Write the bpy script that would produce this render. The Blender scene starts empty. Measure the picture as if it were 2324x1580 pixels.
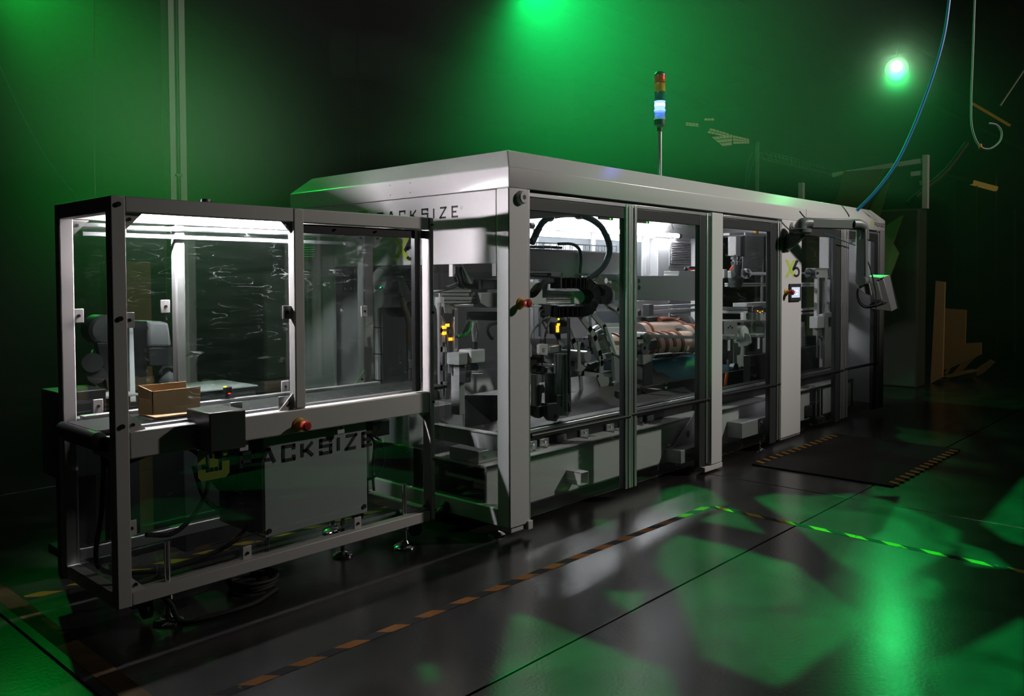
import bpy, bmesh, math, random
from mathutils import Vector, Matrix
random.seed(7)
SC = bpy.context.scene
COL = SC.collection
PI = math.pi

# ------------------------------------------------------------------ camera
cam_d = bpy.data.cameras.new('camera')
cam_d.sensor_width = 36.0
cam_d.lens = 29.3212
cam_d.shift_y = -0.04042
cam_d.clip_end = 100
cam = bpy.data.objects.new('camera', cam_d)
COL.objects.link(cam)
cam.matrix_world = Matrix(((0.674628, 0.025819, -0.737706, -3.715347), (-0.738150, 0.019018, -0.674368, -3.418161), (-0.003382, 0.999486, 0.031888, 1.600000), (0.000000, 0.000000, 0.000000, 1.000000)))
SC.camera = cam

# ------------------------------------------------------------------ view, lights
SC.view_settings.view_transform = 'Standard'
SC.view_settings.look = 'None'
SC.view_settings.exposure = 0.0
SC.view_settings.gamma = 1.0
SC.view_settings.use_curve_mapping = False
SC.cycles.use_denoising = True
SC.cycles.max_bounces = 8
SC.cycles.diffuse_bounces = 3
SC.cycles.glossy_bounces = 4
SC.cycles.transparent_max_bounces = 24
SC.cycles.volume_bounces = 0
SC.cycles.sample_clamp_indirect = 4.0
SC.cycles.caustics_reflective = False
SC.cycles.caustics_refractive = False

world = bpy.data.worlds.new('hall_dark')
SC.world = world
world.use_nodes = True
wt = world.node_tree
wt.nodes.clear()
wo = wt.nodes.new('ShaderNodeOutputWorld')
wb = wt.nodes.new('ShaderNodeBackground')
wb.inputs['Color'].default_value = (0.02, 0.06, 0.03, 1)
wb.inputs['Strength'].default_value = 0.02
wt.links.new(wb.outputs[0], wo.inputs['Surface'])

def aim(o, target):
    d = Vector(target) - o.location
    o.rotation_euler = d.to_track_quat('-Z', 'Y').to_euler()

def spot(name, loc, target, energy, color, size_deg, blend=0.6, radius=0.08):
    d = bpy.data.lights.new(name, 'SPOT')
    d.energy = energy
    d.color = color
    d.spot_size = math.radians(size_deg)
    d.spot_blend = blend
    d.shadow_soft_size = radius
    o = bpy.data.objects.new(name, d)
    COL.objects.link(o)
    o.location = loc
    aim(o, target)
    return o

def area(name, loc, target, energy, color, sx, sy):
    d = bpy.data.lights.new(name, 'AREA')
    d.energy = energy
    d.color = color
    d.shape = 'RECTANGLE'
    d.size = sx
    d.size_y = sy
    o = bpy.data.objects.new(name, d)
    COL.objects.link(o)
    o.location = loc
    aim(o, target)
    return o

GREEN = (0.0, 1.0, 0.17)
LAMP_R = (13.3, 2.05, 5.65)
spot('green_stage_lamp', LAMP_R, (1.9, -1.9, 0.0), 260, GREEN, 40, 0.9, 0.06)
spot('green_lamp_centre', (4.6, 3.9, 5.6), (4.2, 0.0, 1.0), 1700, GREEN, 100, 1.0, 0.12)
spot('green_lamp_back', (-0.4, 8.2, 5.7), (-0.7, 1.0, 1.2), 640, (0.0, 1.0, 0.08), 31, 0.9, 0.05)
spot('added_warm_fill', (7.0, -7.5, 5.5), (9.5, 1.0, 2.3), 520, (1.0, 0.84, 0.62), 44, 0.8, 0.2)  # added unseen fill spot that brightens the boards and rack
spot('green_front_lamp', (-5.5, -4.6, 3.0), (3.0, 0.8, 1.45), 240, (0.15, 1.0, 0.35), 13, 0.5, 0.05)
GOBO = (1.2, -2.2, 8.0)
spot('green_patch_helper', GOBO, (1.2, -1.5, 0.0), 10000, GREEN, 46, 0.3, 0.002)  # added and unseen; its cut plate shapes the green floor patches
spot('white_hall_lamp', (7.4, -6.4, 6.4), (3.6, 0.0, 3.5), 2350, (1.0, 0.94, 0.86), 57, 0.95, 0.22)

# ------------------------------------------------------------------ materials
MATS = {}
def mat(name, color, rough=0.5, metal=0.0, emit=None, strength=0.0, noise=0.0, nscale=12.0, bump=0.0, spec=0.5, coat=0.0):
    if name in MATS:
        return MATS[name]
    m = bpy.data.materials.new(name)
    m.use_nodes = True
    nt = m.node_tree
    b = nt.nodes['Principled BSDF']
    c = (color[0], color[1], color[2], 1)
    b.inputs['Base Color'].default_value = c
    b.inputs['Roughness'].default_value = rough
    b.inputs['Metallic'].default_value = metal
    b.inputs['Specular IOR Level'].default_value = spec
    b.inputs['Coat Weight'].default_value = coat
    if emit:
        b.inputs['Emission Color'].default_value = (emit[0], emit[1], emit[2], 1)
        b.inputs['Emission Strength'].default_value = strength
    if noise or bump:
        tc = nt.nodes.new('ShaderNodeTexCoord')
        n = nt.nodes.new('ShaderNodeTexNoise')
        n.inputs['Scale'].default_value = nscale
        n.inputs['Detail'].default_value = 5
        nt.links.new(tc.outputs['Object'], n.inputs['Vector'])
        if noise:
            mx = nt.nodes.new('ShaderNodeMix')
            mx.data_type = 'RGBA'
            mx.inputs['A'].default_value = tuple(max(0, v * (1 - noise)) for v in color) + (1,)
            mx.inputs['B'].default_value = tuple(min(1, v * (1 + noise)) for v in color) + (1,)
            nt.links.new(n.outputs['Fac'], mx.inputs['Factor'])
            nt.links.new(mx.outputs['Result'], b.inputs['Base Color'])
        if bump:
            bp = nt.nodes.new('ShaderNodeBump')
            bp.inputs['Strength'].default_value = bump
            bp.inputs['Distance'].default_value = 0.01
            nt.links.new(n.outputs['Fac'], bp.inputs['Height'])
            nt.links.new(bp.outputs[0], b.inputs['Normal'])
    MATS[name] = m
    return m

def glass_mat(name, tint, gloss_rough=0.02, scratch=0.0, haze=0.0, boost=0.0, scale=6.0, stretch=(1, 1, 1), smear=0.0):
    """thin clear sheet: straight-through transmission, Fresnel reflection, fine scratches"""
    m = bpy.data.materials.new(name)
    m.use_nodes = True
    nt = m.node_tree
    nt.nodes.clear()
    out = nt.nodes.new('ShaderNodeOutputMaterial')
    tr = nt.nodes.new('ShaderNodeBsdfTransparent')
    tr.inputs['Color'].default_value = tint + (1,)
    gl = nt.nodes.new('ShaderNodeBsdfGlossy')
    gl.inputs['Roughness'].default_value = gloss_rough
    gl.inputs['Color'].default_value = (1, 1, 1, 1)
    lw = nt.nodes.new('ShaderNodeLayerWeight')        # Schlick reflection, the same on both faces of the sheet
    lw.inputs['Blend'].default_value = 0.5
    pw = nt.nodes.new('ShaderNodeMath')
    pw.operation = 'POWER'
    pw.inputs[1].default_value = 5.0
    nt.links.new(lw.outputs['Facing'], pw.inputs[0])
    mul = nt.nodes.new('ShaderNodeMath')
    mul.operation = 'MULTIPLY_ADD'
    mul.inputs[1].default_value = 0.93
    mul.inputs[2].default_value = 0.04 + boost
    mul.use_clamp = True
    nt.links.new(pw.outputs[0], mul.inputs[0])
    mix = nt.nodes.new('ShaderNodeMixShader')
    nt.links.new(mul.outputs[0], mix.inputs[0])
    nt.links.new(tr.outputs[0], mix.inputs[1])
    nt.links.new(gl.outputs[0], mix.inputs[2])
    last = mix
    if scratch or haze:
        tc = nt.nodes.new('ShaderNodeTexCoord')
        df = nt.nodes.new('ShaderNodeBsdfDiffuse')
        df.inputs['Color'].default_value = (0.85, 0.9, 0.9, 1)
        tl = nt.nodes.new('ShaderNodeBsdfTranslucent')
        tl.inputs['Color'].default_value = (0.85, 0.9, 0.9, 1)
        dm = nt.nodes.new('ShaderNodeMixShader')
        dm.inputs[0].default_value = 0.5
        nt.links.new(df.outputs[0], dm.inputs[1])
        nt.links.new(tl.outputs[0], dm.inputs[2])
        # long fine scratches: warped, stretched noise cut to thin contour lines
        mp = nt.nodes.new('ShaderNodeMapping')
        mp.inputs['Scale'].default_value = stretch
        nt.links.new(tc.outputs['Object'], mp.inputs['Vector'])
        n1 = nt.nodes.new('ShaderNodeTexNoise')
        n1.inputs['Scale'].default_value = scale
        n1.inputs['Detail'].default_value = 1.5
        n1.inputs['Distortion'].default_value = 0.6
        nt.links.new(mp.outputs[0], n1.inputs['Vector'])
        s1 = nt.nodes.new('ShaderNodeMath'); s1.operation = 'SUBTRACT'; s1.inputs[1].default_value = 0.5
        nt.links.new(n1.outputs['Fac'], s1.inputs[0])
        ab = nt.nodes.new('ShaderNodeMath'); ab.operation = 'ABSOLUTE'
        nt.links.new(s1.outputs[0], ab.inputs[0])
        mr = nt.nodes.new('ShaderNodeMapRange')
        mr.inputs['From Min'].default_value = 0.0
        mr.inputs['From Max'].default_value = 0.006
        mr.inputs['To Min'].default_value = 1.0
        mr.inputs['To Max'].default_value = 0.0
        nt.links.new(ab.outputs[0], mr.inputs['Value'])
        n2 = nt.nodes.new('ShaderNodeTexNoise')
        n2.inputs['Scale'].default_value = scale * 1.7
        n2.inputs['Detail'].default_value = 3
        nt.links.new(tc.outputs['Object'], n2.inputs['Vector'])
        mr2 = nt.nodes.new('ShaderNodeMapRange')
        mr2.inputs['From Min'].default_value = 0.5
        mr2.inputs['From Max'].default_value = 0.68
        nt.links.new(n2.outputs['Fac'], mr2.inputs['Value'])
        pr = nt.nodes.new('ShaderNodeMath'); pr.operation = 'MULTIPLY'
        nt.links.new(mr.outputs[0], pr.inputs[0])
        nt.links.new(mr2.outputs[0], pr.inputs[1])
        # soft wiped smears
        mp3 = nt.nodes.new('ShaderNodeMapping')
        mp3.inputs['Scale'].default_value = (1.0, 1.0, 7.0)
        nt.links.new(tc.outputs['Object'], mp3.inputs['Vector'])
        n3 = nt.nodes.new('ShaderNodeTexNoise')
        n3.inputs['Scale'].default_value = 3.0
        n3.inputs['Detail'].default_value = 6
        nt.links.new(mp3.outputs[0], n3.inputs['Vector'])
        mr3 = nt.nodes.new('ShaderNodeMapRange')
        mr3.inputs['From Min'].default_value = 0.35
        mr3.inputs['From Max'].default_value = 0.75
        mr3.inputs['To Min'].default_value = haze * 0.5
        mr3.inputs['To Max'].default_value = haze * 1.6
        nt.links.new(n3.outputs['Fac'], mr3.inputs['Value'])
        ma = nt.nodes.new('ShaderNodeMath'); ma.operation = 'MULTIPLY_ADD'
        ma.inputs[1].default_value = scratch
        ma.use_clamp = True
        nt.links.new(pr.outputs[0], ma.inputs[0])
        nt.links.new(mr3.outputs[0], ma.inputs[2])
        mx2 = nt.nodes.new('ShaderNodeMixShader')
        nt.links.new(ma.outputs[0], mx2.inputs[0])
        nt.links.new(mix.outputs[0], mx2.inputs[1])
        nt.links.new(dm.outputs[0], mx2.inputs[2])
        last = mx2
    nt.links.new(last.outputs[0], out.inputs['Surface'])
    MATS[name] = m
    return m

def emis(name, color, strength):
    m = bpy.data.materials.new(name)
    m.use_nodes = True
    nt = m.node_tree
    nt.nodes.clear()
    out = nt.nodes.new('ShaderNodeOutputMaterial')
    e = nt.nodes.new('ShaderNodeEmission')
    e.inputs['Color'].default_value = tuple(color) + (1,)
    e.inputs['Strength'].default_value = strength
    nt.links.new(e.outputs[0], out.inputs['Surface'])
    MATS[name] = m
    return m

GLOSSW = mat('white_roof_paint', (0.66, 0.65, 0.66), 0.26, noise=0.02, nscale=20)
WHITE = mat('white_powder_coat', (0.66, 0.65, 0.66), 0.42, noise=0.03, nscale=40)
GREY = mat('grey_powder_coat', (0.36, 0.36, 0.37), 0.45, noise=0.04, nscale=30)
STEELGREY = mat('sheet_steel', (0.42, 0.42, 0.43), 0.35, 0.7, noise=0.06, nscale=18)
PANEL = mat('light_panel', (0.58, 0.58, 0.6), 0.5, noise=0.03, nscale=8)
ALU = mat('anodised_aluminium', (0.72, 0.72, 0.74), 0.33, 0.85, noise=0.03, nscale=60)
CHROME = mat('chrome', (0.85, 0.85, 0.86), 0.08, 1.0)
DARK = mat('dark_grey_frame', (0.035, 0.038, 0.04), 0.4)
BLACK = mat('black_plastic', (0.012, 0.012, 0.013), 0.45)
RUBBER = mat('black_rubber', (0.01, 0.01, 0.01), 0.7)
BLACKM = mat('black_metal', (0.02, 0.02, 0.022), 0.35, 0.3)
DRUM = mat('blue_drum_paint', (0.02, 0.12, 0.16), 0.4, noise=0.1, nscale=5)
ARMG = mat('grey_green_arm', (0.13, 0.15, 0.145), 0.4)
BEIGE = mat('beige_plate', (0.5, 0.42, 0.33), 0.5, noise=0.05)
PINK = mat('urethane_roller', (0.55, 0.4, 0.33), 0.5, noise=0.06, nscale=10)
BROWN = mat('brown_creasing_band', (0.17, 0.045, 0.02), 0.55, noise=0.15, nscale=20)
ORANGE = mat('orange_cable', (0.55, 0.09, 0.01), 0.45)
BLUEC = mat('blue_hose', (0.02, 0.13, 0.42), 0.45)
TEAL = mat('teal_hose', (0.03, 0.09, 0.09), 0.45)
GREENC = mat('green_wire', (0.03, 0.25, 0.06), 0.45)
GREYC = mat('grey_cable', (0.3, 0.31, 0.3), 0.5)
RED = mat('red_button', (0.42, 0.03, 0.015), 0.35)
YELLOW = mat('yellow_collar', (0.6, 0.3, 0.02), 0.45)
LOGOG = mat('logo_green', (0.52, 0.66, 0.10), 0.5)
LOGOG2 = mat('logo_leaf_green', (0.08, 0.30, 0.03), 0.5)
LOGOD = mat('logo_dark', (0.018, 0.018, 0.022), 0.5)
LOGOY = mat('logo_olive', (0.16, 0.22, 0.02), 0.5)
CARD = mat('corrugated_board', (0.42, 0.26, 0.13), 0.8, noise=0.1, nscale=14)
CARDD = mat('aged_board', (0.26, 0.15, 0.06), 0.85, noise=0.15, nscale=6)
TUBE = emis('lit_tube', (1.0, 0.93, 0.97), 560.0)
TUBE2 = emis('lit_tube_machine', (0.97, 0.95, 1.0), 105.0)
LEDO = emis('led_orange', (1.0, 0.35, 0.02), 3.0)
LEDG = emis('led_green', (0.1, 1.0, 0.1), 1.6)
LEDR = emis('led_red', (1.0, 0.03, 0.03), 3.0)
LEDY = emis('led_yellow', (0.8, 0.9, 0.05), 1.5)
LAMPG = emis('green_lamp_lens', (0.45, 1.0, 0.5), 60.0)
PANE = glass_mat('door_glass', (0.90, 0.93, 0.915), 0.02, scratch=0.18, haze=0.003, scale=4.0, stretch=(1, 1, 2.5))
PANEC = glass_mat('guard_polycarbonate', (0.88, 0.91, 0.90), 0.02, scratch=0.16, haze=0.0015, boost=0.02, scale=5.0, stretch=(1.0, 1.0, 5.0))
CLEAR = glass_mat('clear_tube_plastic', (0.7, 0.8, 0.76), 0.05, boost=0.06, haze=0.05, scratch=0.05)

# ------------------------------------------------------------------ mesh helpers
def catmull(pts, k=6):
    P = [Vector(p) for p in pts]
    if len(P) < 3:
        return P
    out = []
    for i in range(len(P) - 1):
        p0 = P[i - 1] if i else P[0] * 2 - P[1]
        p1, p2 = P[i], P[i + 1]
        p3 = P[i + 2] if i + 2 < len(P) else P[-1] * 2 - P[-2]
        for j in range(k):
            t = j / k
            out.append(0.5 * ((2 * p1) + (p2 - p0) * t + (2 * p0 - 5 * p1 + 4 * p2 - p3) * t * t + (3 * p1 - p0 - 3 * p2 + p3) * t ** 3))
    out.append(P[-1])
    return out

class MB:
    """collects shapes given in world coordinates, links them as one mesh object"""
    def __init__(self):
        self.v = []
        self.f = []
    def _add(self, vs, fs):
        n = len(self.v)
        self.v += [Vector(v) for v in vs]
        self.f += [tuple(i + n for i in f) for f in fs]
        return self
    def box(self, x0, x1, y0, y1, z0, z1):
        vs = [(x, y, z) for x in (x0, x1) for y in (y0, y1) for z in (z0, z1)]
        return self._add(vs, [(0, 1, 3, 2), (4, 6, 7, 5), (0, 4, 5, 1), (2, 3, 7, 6), (0, 2, 6, 4), (1, 5, 7, 3)])
    def obox(self, c, size, rot=(0, 0, 0)):
        from mathutils import Euler
        M = Euler(rot).to_matrix()
        h = [s / 2 for s in size]
        vs = [Vector(c) + M @ Vector((x * h[0], y * h[1], z * h[2])) for x in (-1, 1) for y in (-1, 1) for z in (-1, 1)]
        return self._add(vs, [(0, 1, 3, 2), (4, 6, 7, 5), (0, 4, 5, 1), (2, 3, 7, 6), (0, 2, 6, 4), (1, 5, 7, 3)])
    def bar(self, p0, p1, w, h=None, up=(0, 0, 1)):
        p0, p1 = Vector(p0), Vector(p1)
        h = h or w
        d = (p1 - p0).normalized()
        u = Vector(up)
        if abs(d.dot(u)) > 0.98:
            u = Vector((1, 0, 0))
        s = d.cross(u).normalized() * (w / 2)
        t = s.cross(d).normalized() * (h / 2)
        vs = [p + a * s + b * t for p in (p0, p1) for a in (-1, 1) for b in (-1, 1)]
        return self._add(vs, [(0, 1, 3, 2), (4, 6, 7, 5), (0, 4, 5, 1), (2, 3, 7, 6), (0, 2, 6, 4), (1, 5, 7, 3)])
    def cyl(self, p0, p1, r, n=16, r2=None, caps=True):
        p0, p1 = Vector(p0), Vector(p1)
        r2 = r if r2 is None else r2
        d = (p1 - p0).normalized()
        u = Vector((0, 0, 1)) if abs(d.z) < 0.9 else Vector((1, 0, 0))
        a = d.cross(u).normalized()
        b = a.cross(d)
        vs = []
        for p, rr in ((p0, r), (p1, r2)):
            vs += [p + (a * math.cos(2 * PI * i / n) + b * math.sin(2 * PI * i / n)) * rr for i in range(n)]
        fs = [(i, (i + 1) % n, n + (i + 1) % n, n + i) for i in range(n)]
        if caps:
            fs += [tuple(range(n)), tuple(range(2 * n - 1, n - 1, -1))]
        return self._add(vs, fs)
    def lathe(self, p0, axis, prof, n=20):
        p0, d = Vector(p0), Vector(axis).normalized()
        u = Vector((0, 0, 1)) if abs(d.z) < 0.9 else Vector((1, 0, 0))
        a = d.cross(u).normalized()
        b = a.cross(d)
        vs = []
        for t, r in prof:
            vs += [p0 + d * t + (a * math.cos(2 * PI * i / n) + b * math.sin(2 * PI * i / n)) * r for i in range(n)]
        fs = []
        for k in range(len(prof) - 1):
            fs += [(k * n + i, k * n + (i + 1) % n, (k + 1) * n + (i + 1) % n, (k + 1) * n + i) for i in range(n)]
        fs += [tuple(range(n)), tuple(range(len(vs) - 1, len(vs) - n - 1, -1))]
        return self._add(vs, fs)
    def ring(self, c, axis, r0, r1, w, n=24):
        """flat ring (tube wall) between radii r0<r1, width w along axis from c"""
        c, d = Vector(c), Vector(axis).normalized()
        u = Vector((0, 0, 1)) if abs(d.z) < 0.9 else Vector((1, 0, 0))
        a = d.cross(u).normalized()
        b = a.cross(d)
        vs = []
        for t, r in ((0, r0), (0, r1), (w, r1), (w, r0)):
            vs += [c + d * t + (a * math.cos(2 * PI * i / n) + b * math.sin(2 * PI * i / n)) * r for i in range(n)]
        fs = []
        for k in range(4):
            k2 = (k + 1) % 4
            fs += [(k * n + i, k * n + (i + 1) % n, k2 * n + (i + 1) % n, k2 * n + i) for i in range(n)]
        return self._add(vs, fs)
    def tube(self, pts, r, n=8, smooth=6):
        P = catmull(pts, smooth) if smooth else [Vector(p) for p in pts]
        up = Vector((0.13, 0.31, 0.94)).normalized()
        vs = []
        for i, p in enumerate(P):
            d = (P[min(i + 1, len(P) - 1)] - P[max(i - 1, 0)])
            if d.length < 1e-9:
                d = Vector((0, 0, 1))
            d.normalize()
            a = d.cross(up)
            if a.length < 1e-3:
                a = d.cross(Vector((1, 0, 0)))
            a.normalize()
            b = a.cross(d).normalized()
            up = b
            vs += [p + (a * math.cos(2 * PI * k / n) + b * math.sin(2 * PI * k / n)) * r for k in range(n)]
        fs = []
        for i in range(len(P) - 1):
            fs += [(i * n + k, i * n + (k + 1) % n, (i + 1) * n + (k + 1) % n, (i + 1) * n + k) for k in range(n)]
        fs += [tuple(range(n)), tuple(range(len(vs) - 1, len(vs) - n - 1, -1))]
        return self._add(vs, fs)
    def prism(self, poly, ax, a0, a1):
        """polygon in the plane across axis ax ('x': (y,z), 'y': (x,z), 'z': (x,y)), pulled from a0 to a1"""
        def mk(p, a):
            return {'x': (a, p[0], p[1]), 'y': (p[0], a, p[1]), 'z': (p[0], p[1], a)}[ax]
        n = len(poly)
        vs = [mk(p, a0) for p in poly] + [mk(p, a1) for p in poly]
        fs = [(i, (i + 1) % n, n + (i + 1) % n, n + i) for i in range(n)]
        fs += [tuple(range(n)), tuple(range(2 * n - 1, n - 1, -1))]
        return self._add(vs, fs)
    def thick(self, path, w, ax, a0, a1, closed=False, joint=True):
        """flat strip of width w along a 2-D path, pulled along ax (frames, rims, strokes of letters)"""
        P = [Vector(p) for p in path]
        if closed:
            P = P + [P[0]]
        for i in range(len(P) - 1):
            d = (P[i + 1] - P[i])
            if d.length < 1e-9:
                continue
            d.normalize()
            nrm = Vector((-d.y, d.x)) * (w / 2)
            e = d * (w / 2) if joint else d * 0
            s0 = P[i] - (e if (i > 0 or closed) else d * 0)
            s1 = P[i + 1] + (e if (i < len(P) - 2 or closed) else d * 0)
            self.prism([s0 + nrm, s1 + nrm, s1 - nrm, s0 - nrm], ax, a0, a1)
        return self
    def sphere(self, c, r, n=12, sz=1.0):
        prof = [(-r * sz * math.cos(PI * i / n), max(1e-4, r * math.sin(PI * i / n))) for i in range(n + 1)]
        return self.lathe(c, (0, 0, 1), prof, 2 * n)
    def build(self, name, m, parent=None, bevel=0.0, label=None, smooth=True, seg=2):
        me = bpy.data.meshes.new(name)
        off = Vector((0, 0, 0))
        p = parent
        while p is not None:
            off += p.location
            p = p.parent
        c = off
        if parent is None and self.v:
            lo = Vector([min(v[i] for v in self.v) for i in range(3)])
            hi = Vector([max(v[i] for v in self.v) for i in range(3)])
            c = Vector(((lo.x + hi.x) / 2, (lo.y + hi.y) / 2, lo.z))
        me.from_pydata([v - c for v in self.v], [], self.f)
        bm = bmesh.new()
        bm.from_mesh(me)
        bmesh.ops.recalc_face_normals(bm, faces=bm.faces)
        bm.to_mesh(me)
        bm.free()
        if smooth:
            for pl in me.polygons:
                pl.use_smooth = True
            me.set_sharp_from_angle(angle=math.radians(32))
        me.materials.append(m)
        o = bpy.data.objects.new(name, me)
        COL.objects.link(o)
        if parent is None:
            o.location = c
        else:
            o.parent = parent
        if bevel:
            b = o.modifiers.new('edge', 'BEVEL')
            b.width = bevel
            b.segments = seg
            b.limit_method = 'ANGLE'
            b.angle_limit = math.radians(40)
        if label:
            o['label'] = label
        return o

def tag(o, label, cat, group=None, kind=None):
    o['label'] = label
    o['category'] = cat
    if group:
        o['group'] = group
    if kind:
        o['kind'] = kind
    return o

def thing(name, label, cat, loc=(0, 0, 0), group=None):
    o = bpy.data.objects.new(name, None)
    COL.objects.link(o)
    o.location = loc
    o.empty_display_size = 0.1
    return tag(o, label, cat, group)

def struct(mb, name, m, label, bevel=0.0):
    o = mb.build(name, m, None, bevel)
    o['kind'] = 'structure'
    o['label'] = label
    return o

# ------------------------------------------------------------------ lettering
GLYPH = {
    'P': (0.72, [[(0, 0), (0, 1), (.72, 1), (.72, .42), (0, .42)]]),
    'A': (0.84, [[(0, 0), (.36, 1), (.48, 1), (.84, 0)], [(.16, .28), (.68, .28)]]),
    'C': (0.72, [[(.72, .7), (.72, 1), (0, 1), (0, 0), (.72, 0), (.72, .3)]]),
    'K': (0.74, [[(0, 0), (0, 1)], [(0, .45), (.22, .45), (.72, 1)], [(.3, .5), (.74, 0)]]),
    'S': (0.72, [[(.72, .76), (.72, 1), (0, 1), (0, .53), (.72, .53), (.72, 0), (0, 0), (0, .24)]]),
    'I': (0.02, [[(0, 0), (0, 1)]]),
    'Z': (0.72, [[(0, 1), (.72, 1), (0, 0), (.72, 0)]]),
    'E': (0.7, [[(.7, 1), (0, 1), (0, 0), (.7, 0)], [(0, .5), (.5, .5)]]),
}
def lettering(text, ax, a, org, ux, h, total, m, parent, th=0.16):
    """stroked block letters on the plane ax=a, each a part; org=(u,z) baseline start, ux=+1/-1 reading direction along u"""
    widths = [GLYPH[c][0] * h for c in text]
    gap = (total - sum(widths)) / (len(text) - 1)
    t = th * h
    u = 0.0
    for c, w in zip(text, widths):
        mb = MB()
        for path in GLYPH[c][1]:
            pts = [(org[0] + ux * (u + p[0] * h), org[1] + t / 2 + p[1] * (h - t)) for p in path]
            mb.thick(pts, t, ax, a - 0.0012, a + 0.0002)
        mb.build('letter', m, parent)
        u += w + gap
def x6_logo(parent, ax, a, u0, z0, w, h, ux):
    """green X whose right arm runs into a dark 6"""
    def P(x, y):
        return (u0 + ux * x * w, z0 + y * h)
    g = MB()
    g.prism([P(0, 1), P(.2, 1), P(.74, 0), P(.54, 0)], ax, a - .0012, a)
    g.prism([P(.5, 1), P(.7, 1), P(.42, .48), P(.31, .5)], ax, a - .0014, a)
    g.prism([P(.0, 0), P(.2, 0), P(.42, .42), P(.32, .56)], ax, a - .0014, a)
    d = MB()
    d.prism([P(.72, 1), P(.92, 1), P(.66, .52), P(.54, .34), P(.46, .46)], ax, a - .0013, a)
    n = 20
    for i in range(n):
        t0, t1 = 2 * PI * i / n, 2 * PI * (i + 1) / n
        c = (.75, .31)
        q = []
        for t, r in ((t0, 1), (t1, 1), (t1, .56), (t0, .56)):
            q.append(P(c[0] + .25 * r * math.cos(t), c[1] + .31 * r * math.sin(t)))
        if c[0] + .25 * math.cos((t0 + t1) / 2) < .56:
            continue
        d.prism(q, ax, a - .0013, a)
    return g, d
def logo_mark(ax, a, u0, z0, s, ux):
    """bracketed square: two rounded brackets around a small square"""
    def P(x, y):
        return (u0 + ux * x * s, z0 + y * s)
    g = MB()
    t = .24
    g.prism([P(0, .5), P(0, .88), P(.12, 1), P(.88, 1), P(1, .88), P(1, .66), P(1 - t, .66), P(1 - t, 1 - t), P(t, 1 - t), P(t, .5)], ax, a - .0012, a)
    g.prism([P(1, .5), P(1, .12), P(.88, 0), P(.12, 0), P(0, .12), P(0, .34), P(t, .34), P(t, t), P(1 - t, t), P(1 - t, .5)], ax, a - .0012, a)
    g.prism([P(.36, .36), P(.36, .64), P(.64, .64), P(.64, .36)], ax, a - .0012, a)
    return g
def thing_part(name, parent):
    o = bpy.data.objects.new(name, None)
    COL.objects.link(o)
    o.parent = parent
    o.empty_display_size = 0.05
    return o

# ================================================================== the hall
def concrete():
    m = bpy.data.materials.new('worn_concrete')
    m.use_nodes = True
    nt = m.node_tree
    b = nt.nodes['Principled BSDF']
    tc = nt.nodes.new('ShaderNodeTexCoord')
    n1 = nt.nodes.new('ShaderNodeTexNoise')
    n1.inputs['Scale'].default_value = 1.6
    n1.inputs['Detail'].default_value = 8
    n1.inputs['Distortion'].default_value = 1.4
    nt.links.new(tc.outputs['Object'], n1.inputs['Vector'])
    cr = nt.nodes.new('ShaderNodeValToRGB')
    cr.color_ramp.elements[0].position = 0.3
    cr.color_ramp.elements[0].color = (0.012, 0.011, 0.0108, 1)
    cr.color_ramp.elements[1].position = 0.72
    cr.color_ramp.elements[1].color = (0.032, 0.0295, 0.0285, 1)
    nt.links.new(n1.outputs['Fac'], cr.inputs['Fac'])
    # worn specks
    n2 = nt.nodes.new('ShaderNodeTexNoise')
    n2.inputs['Scale'].default_value = 9
    n2.inputs['Detail'].default_value = 3
    nt.links.new(tc.outputs['Object'], n2.inputs['Vector'])
    sp = nt.nodes.new('ShaderNodeMapRange')
    sp.inputs['From Min'].default_value = 0.74
    sp.inputs['From Max'].default_value = 0.78
    nt.links.new(n2.outputs['Fac'], sp.inputs['Value'])
    mx = nt.nodes.new('ShaderNodeMix')
    mx.data_type = 'RGBA'
    mx.inputs['B'].default_value = (0.02, 0.017, 0.015, 1)
    nt.links.new(sp.outputs[0], mx.inputs['Factor'])
    nt.links.new(cr.outputs['Color'], mx.inputs['A'])
    nt.links.new(mx.outputs['Result'], b.inputs['Base Color'])
    rr = nt.nodes.new('ShaderNodeMapRange')
    rr.inputs['To Min'].default_value = 0.17
    rr.inputs['To Max'].default_value = 0.28
    nt.links.new(n1.outputs['Fac'], rr.inputs['Value'])
    nt.links.new(rr.outputs[0], b.inputs['Roughness'])
    b.inputs['Specular IOR Level'].default_value = 0.75
    n3 = nt.nodes.new('ShaderNodeTexNoise')
    n3.inputs['Scale'].default_value = 55
    n3.inputs['Detail'].default_value = 6
    nt.links.new(tc.outputs['Object'], n3.inputs['Vector'])
    bp = nt.nodes.new('ShaderNodeBump')
    bp.inputs['Strength'].default_value = 0.12
    bp.inputs['Distance'].default_value = 0.004
    nt.links.new(n3.outputs['Fac'], bp.inputs['Height'])
    nt.links.new(bp.outputs[0], b.inputs['Normal'])
    MATS['worn_concrete'] = m
    return m
CONC = concrete()
JOINT = mat('joint_fill', (0.008, 0.007, 0.006), 0.8)
WALLM = mat('dark_hall_wall', (0.02, 0.022, 0.02), 0.8, noise=0.2, nscale=3)
CEILM = mat('dark_ceiling', (0.04, 0.045, 0.04), 0.85)

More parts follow.
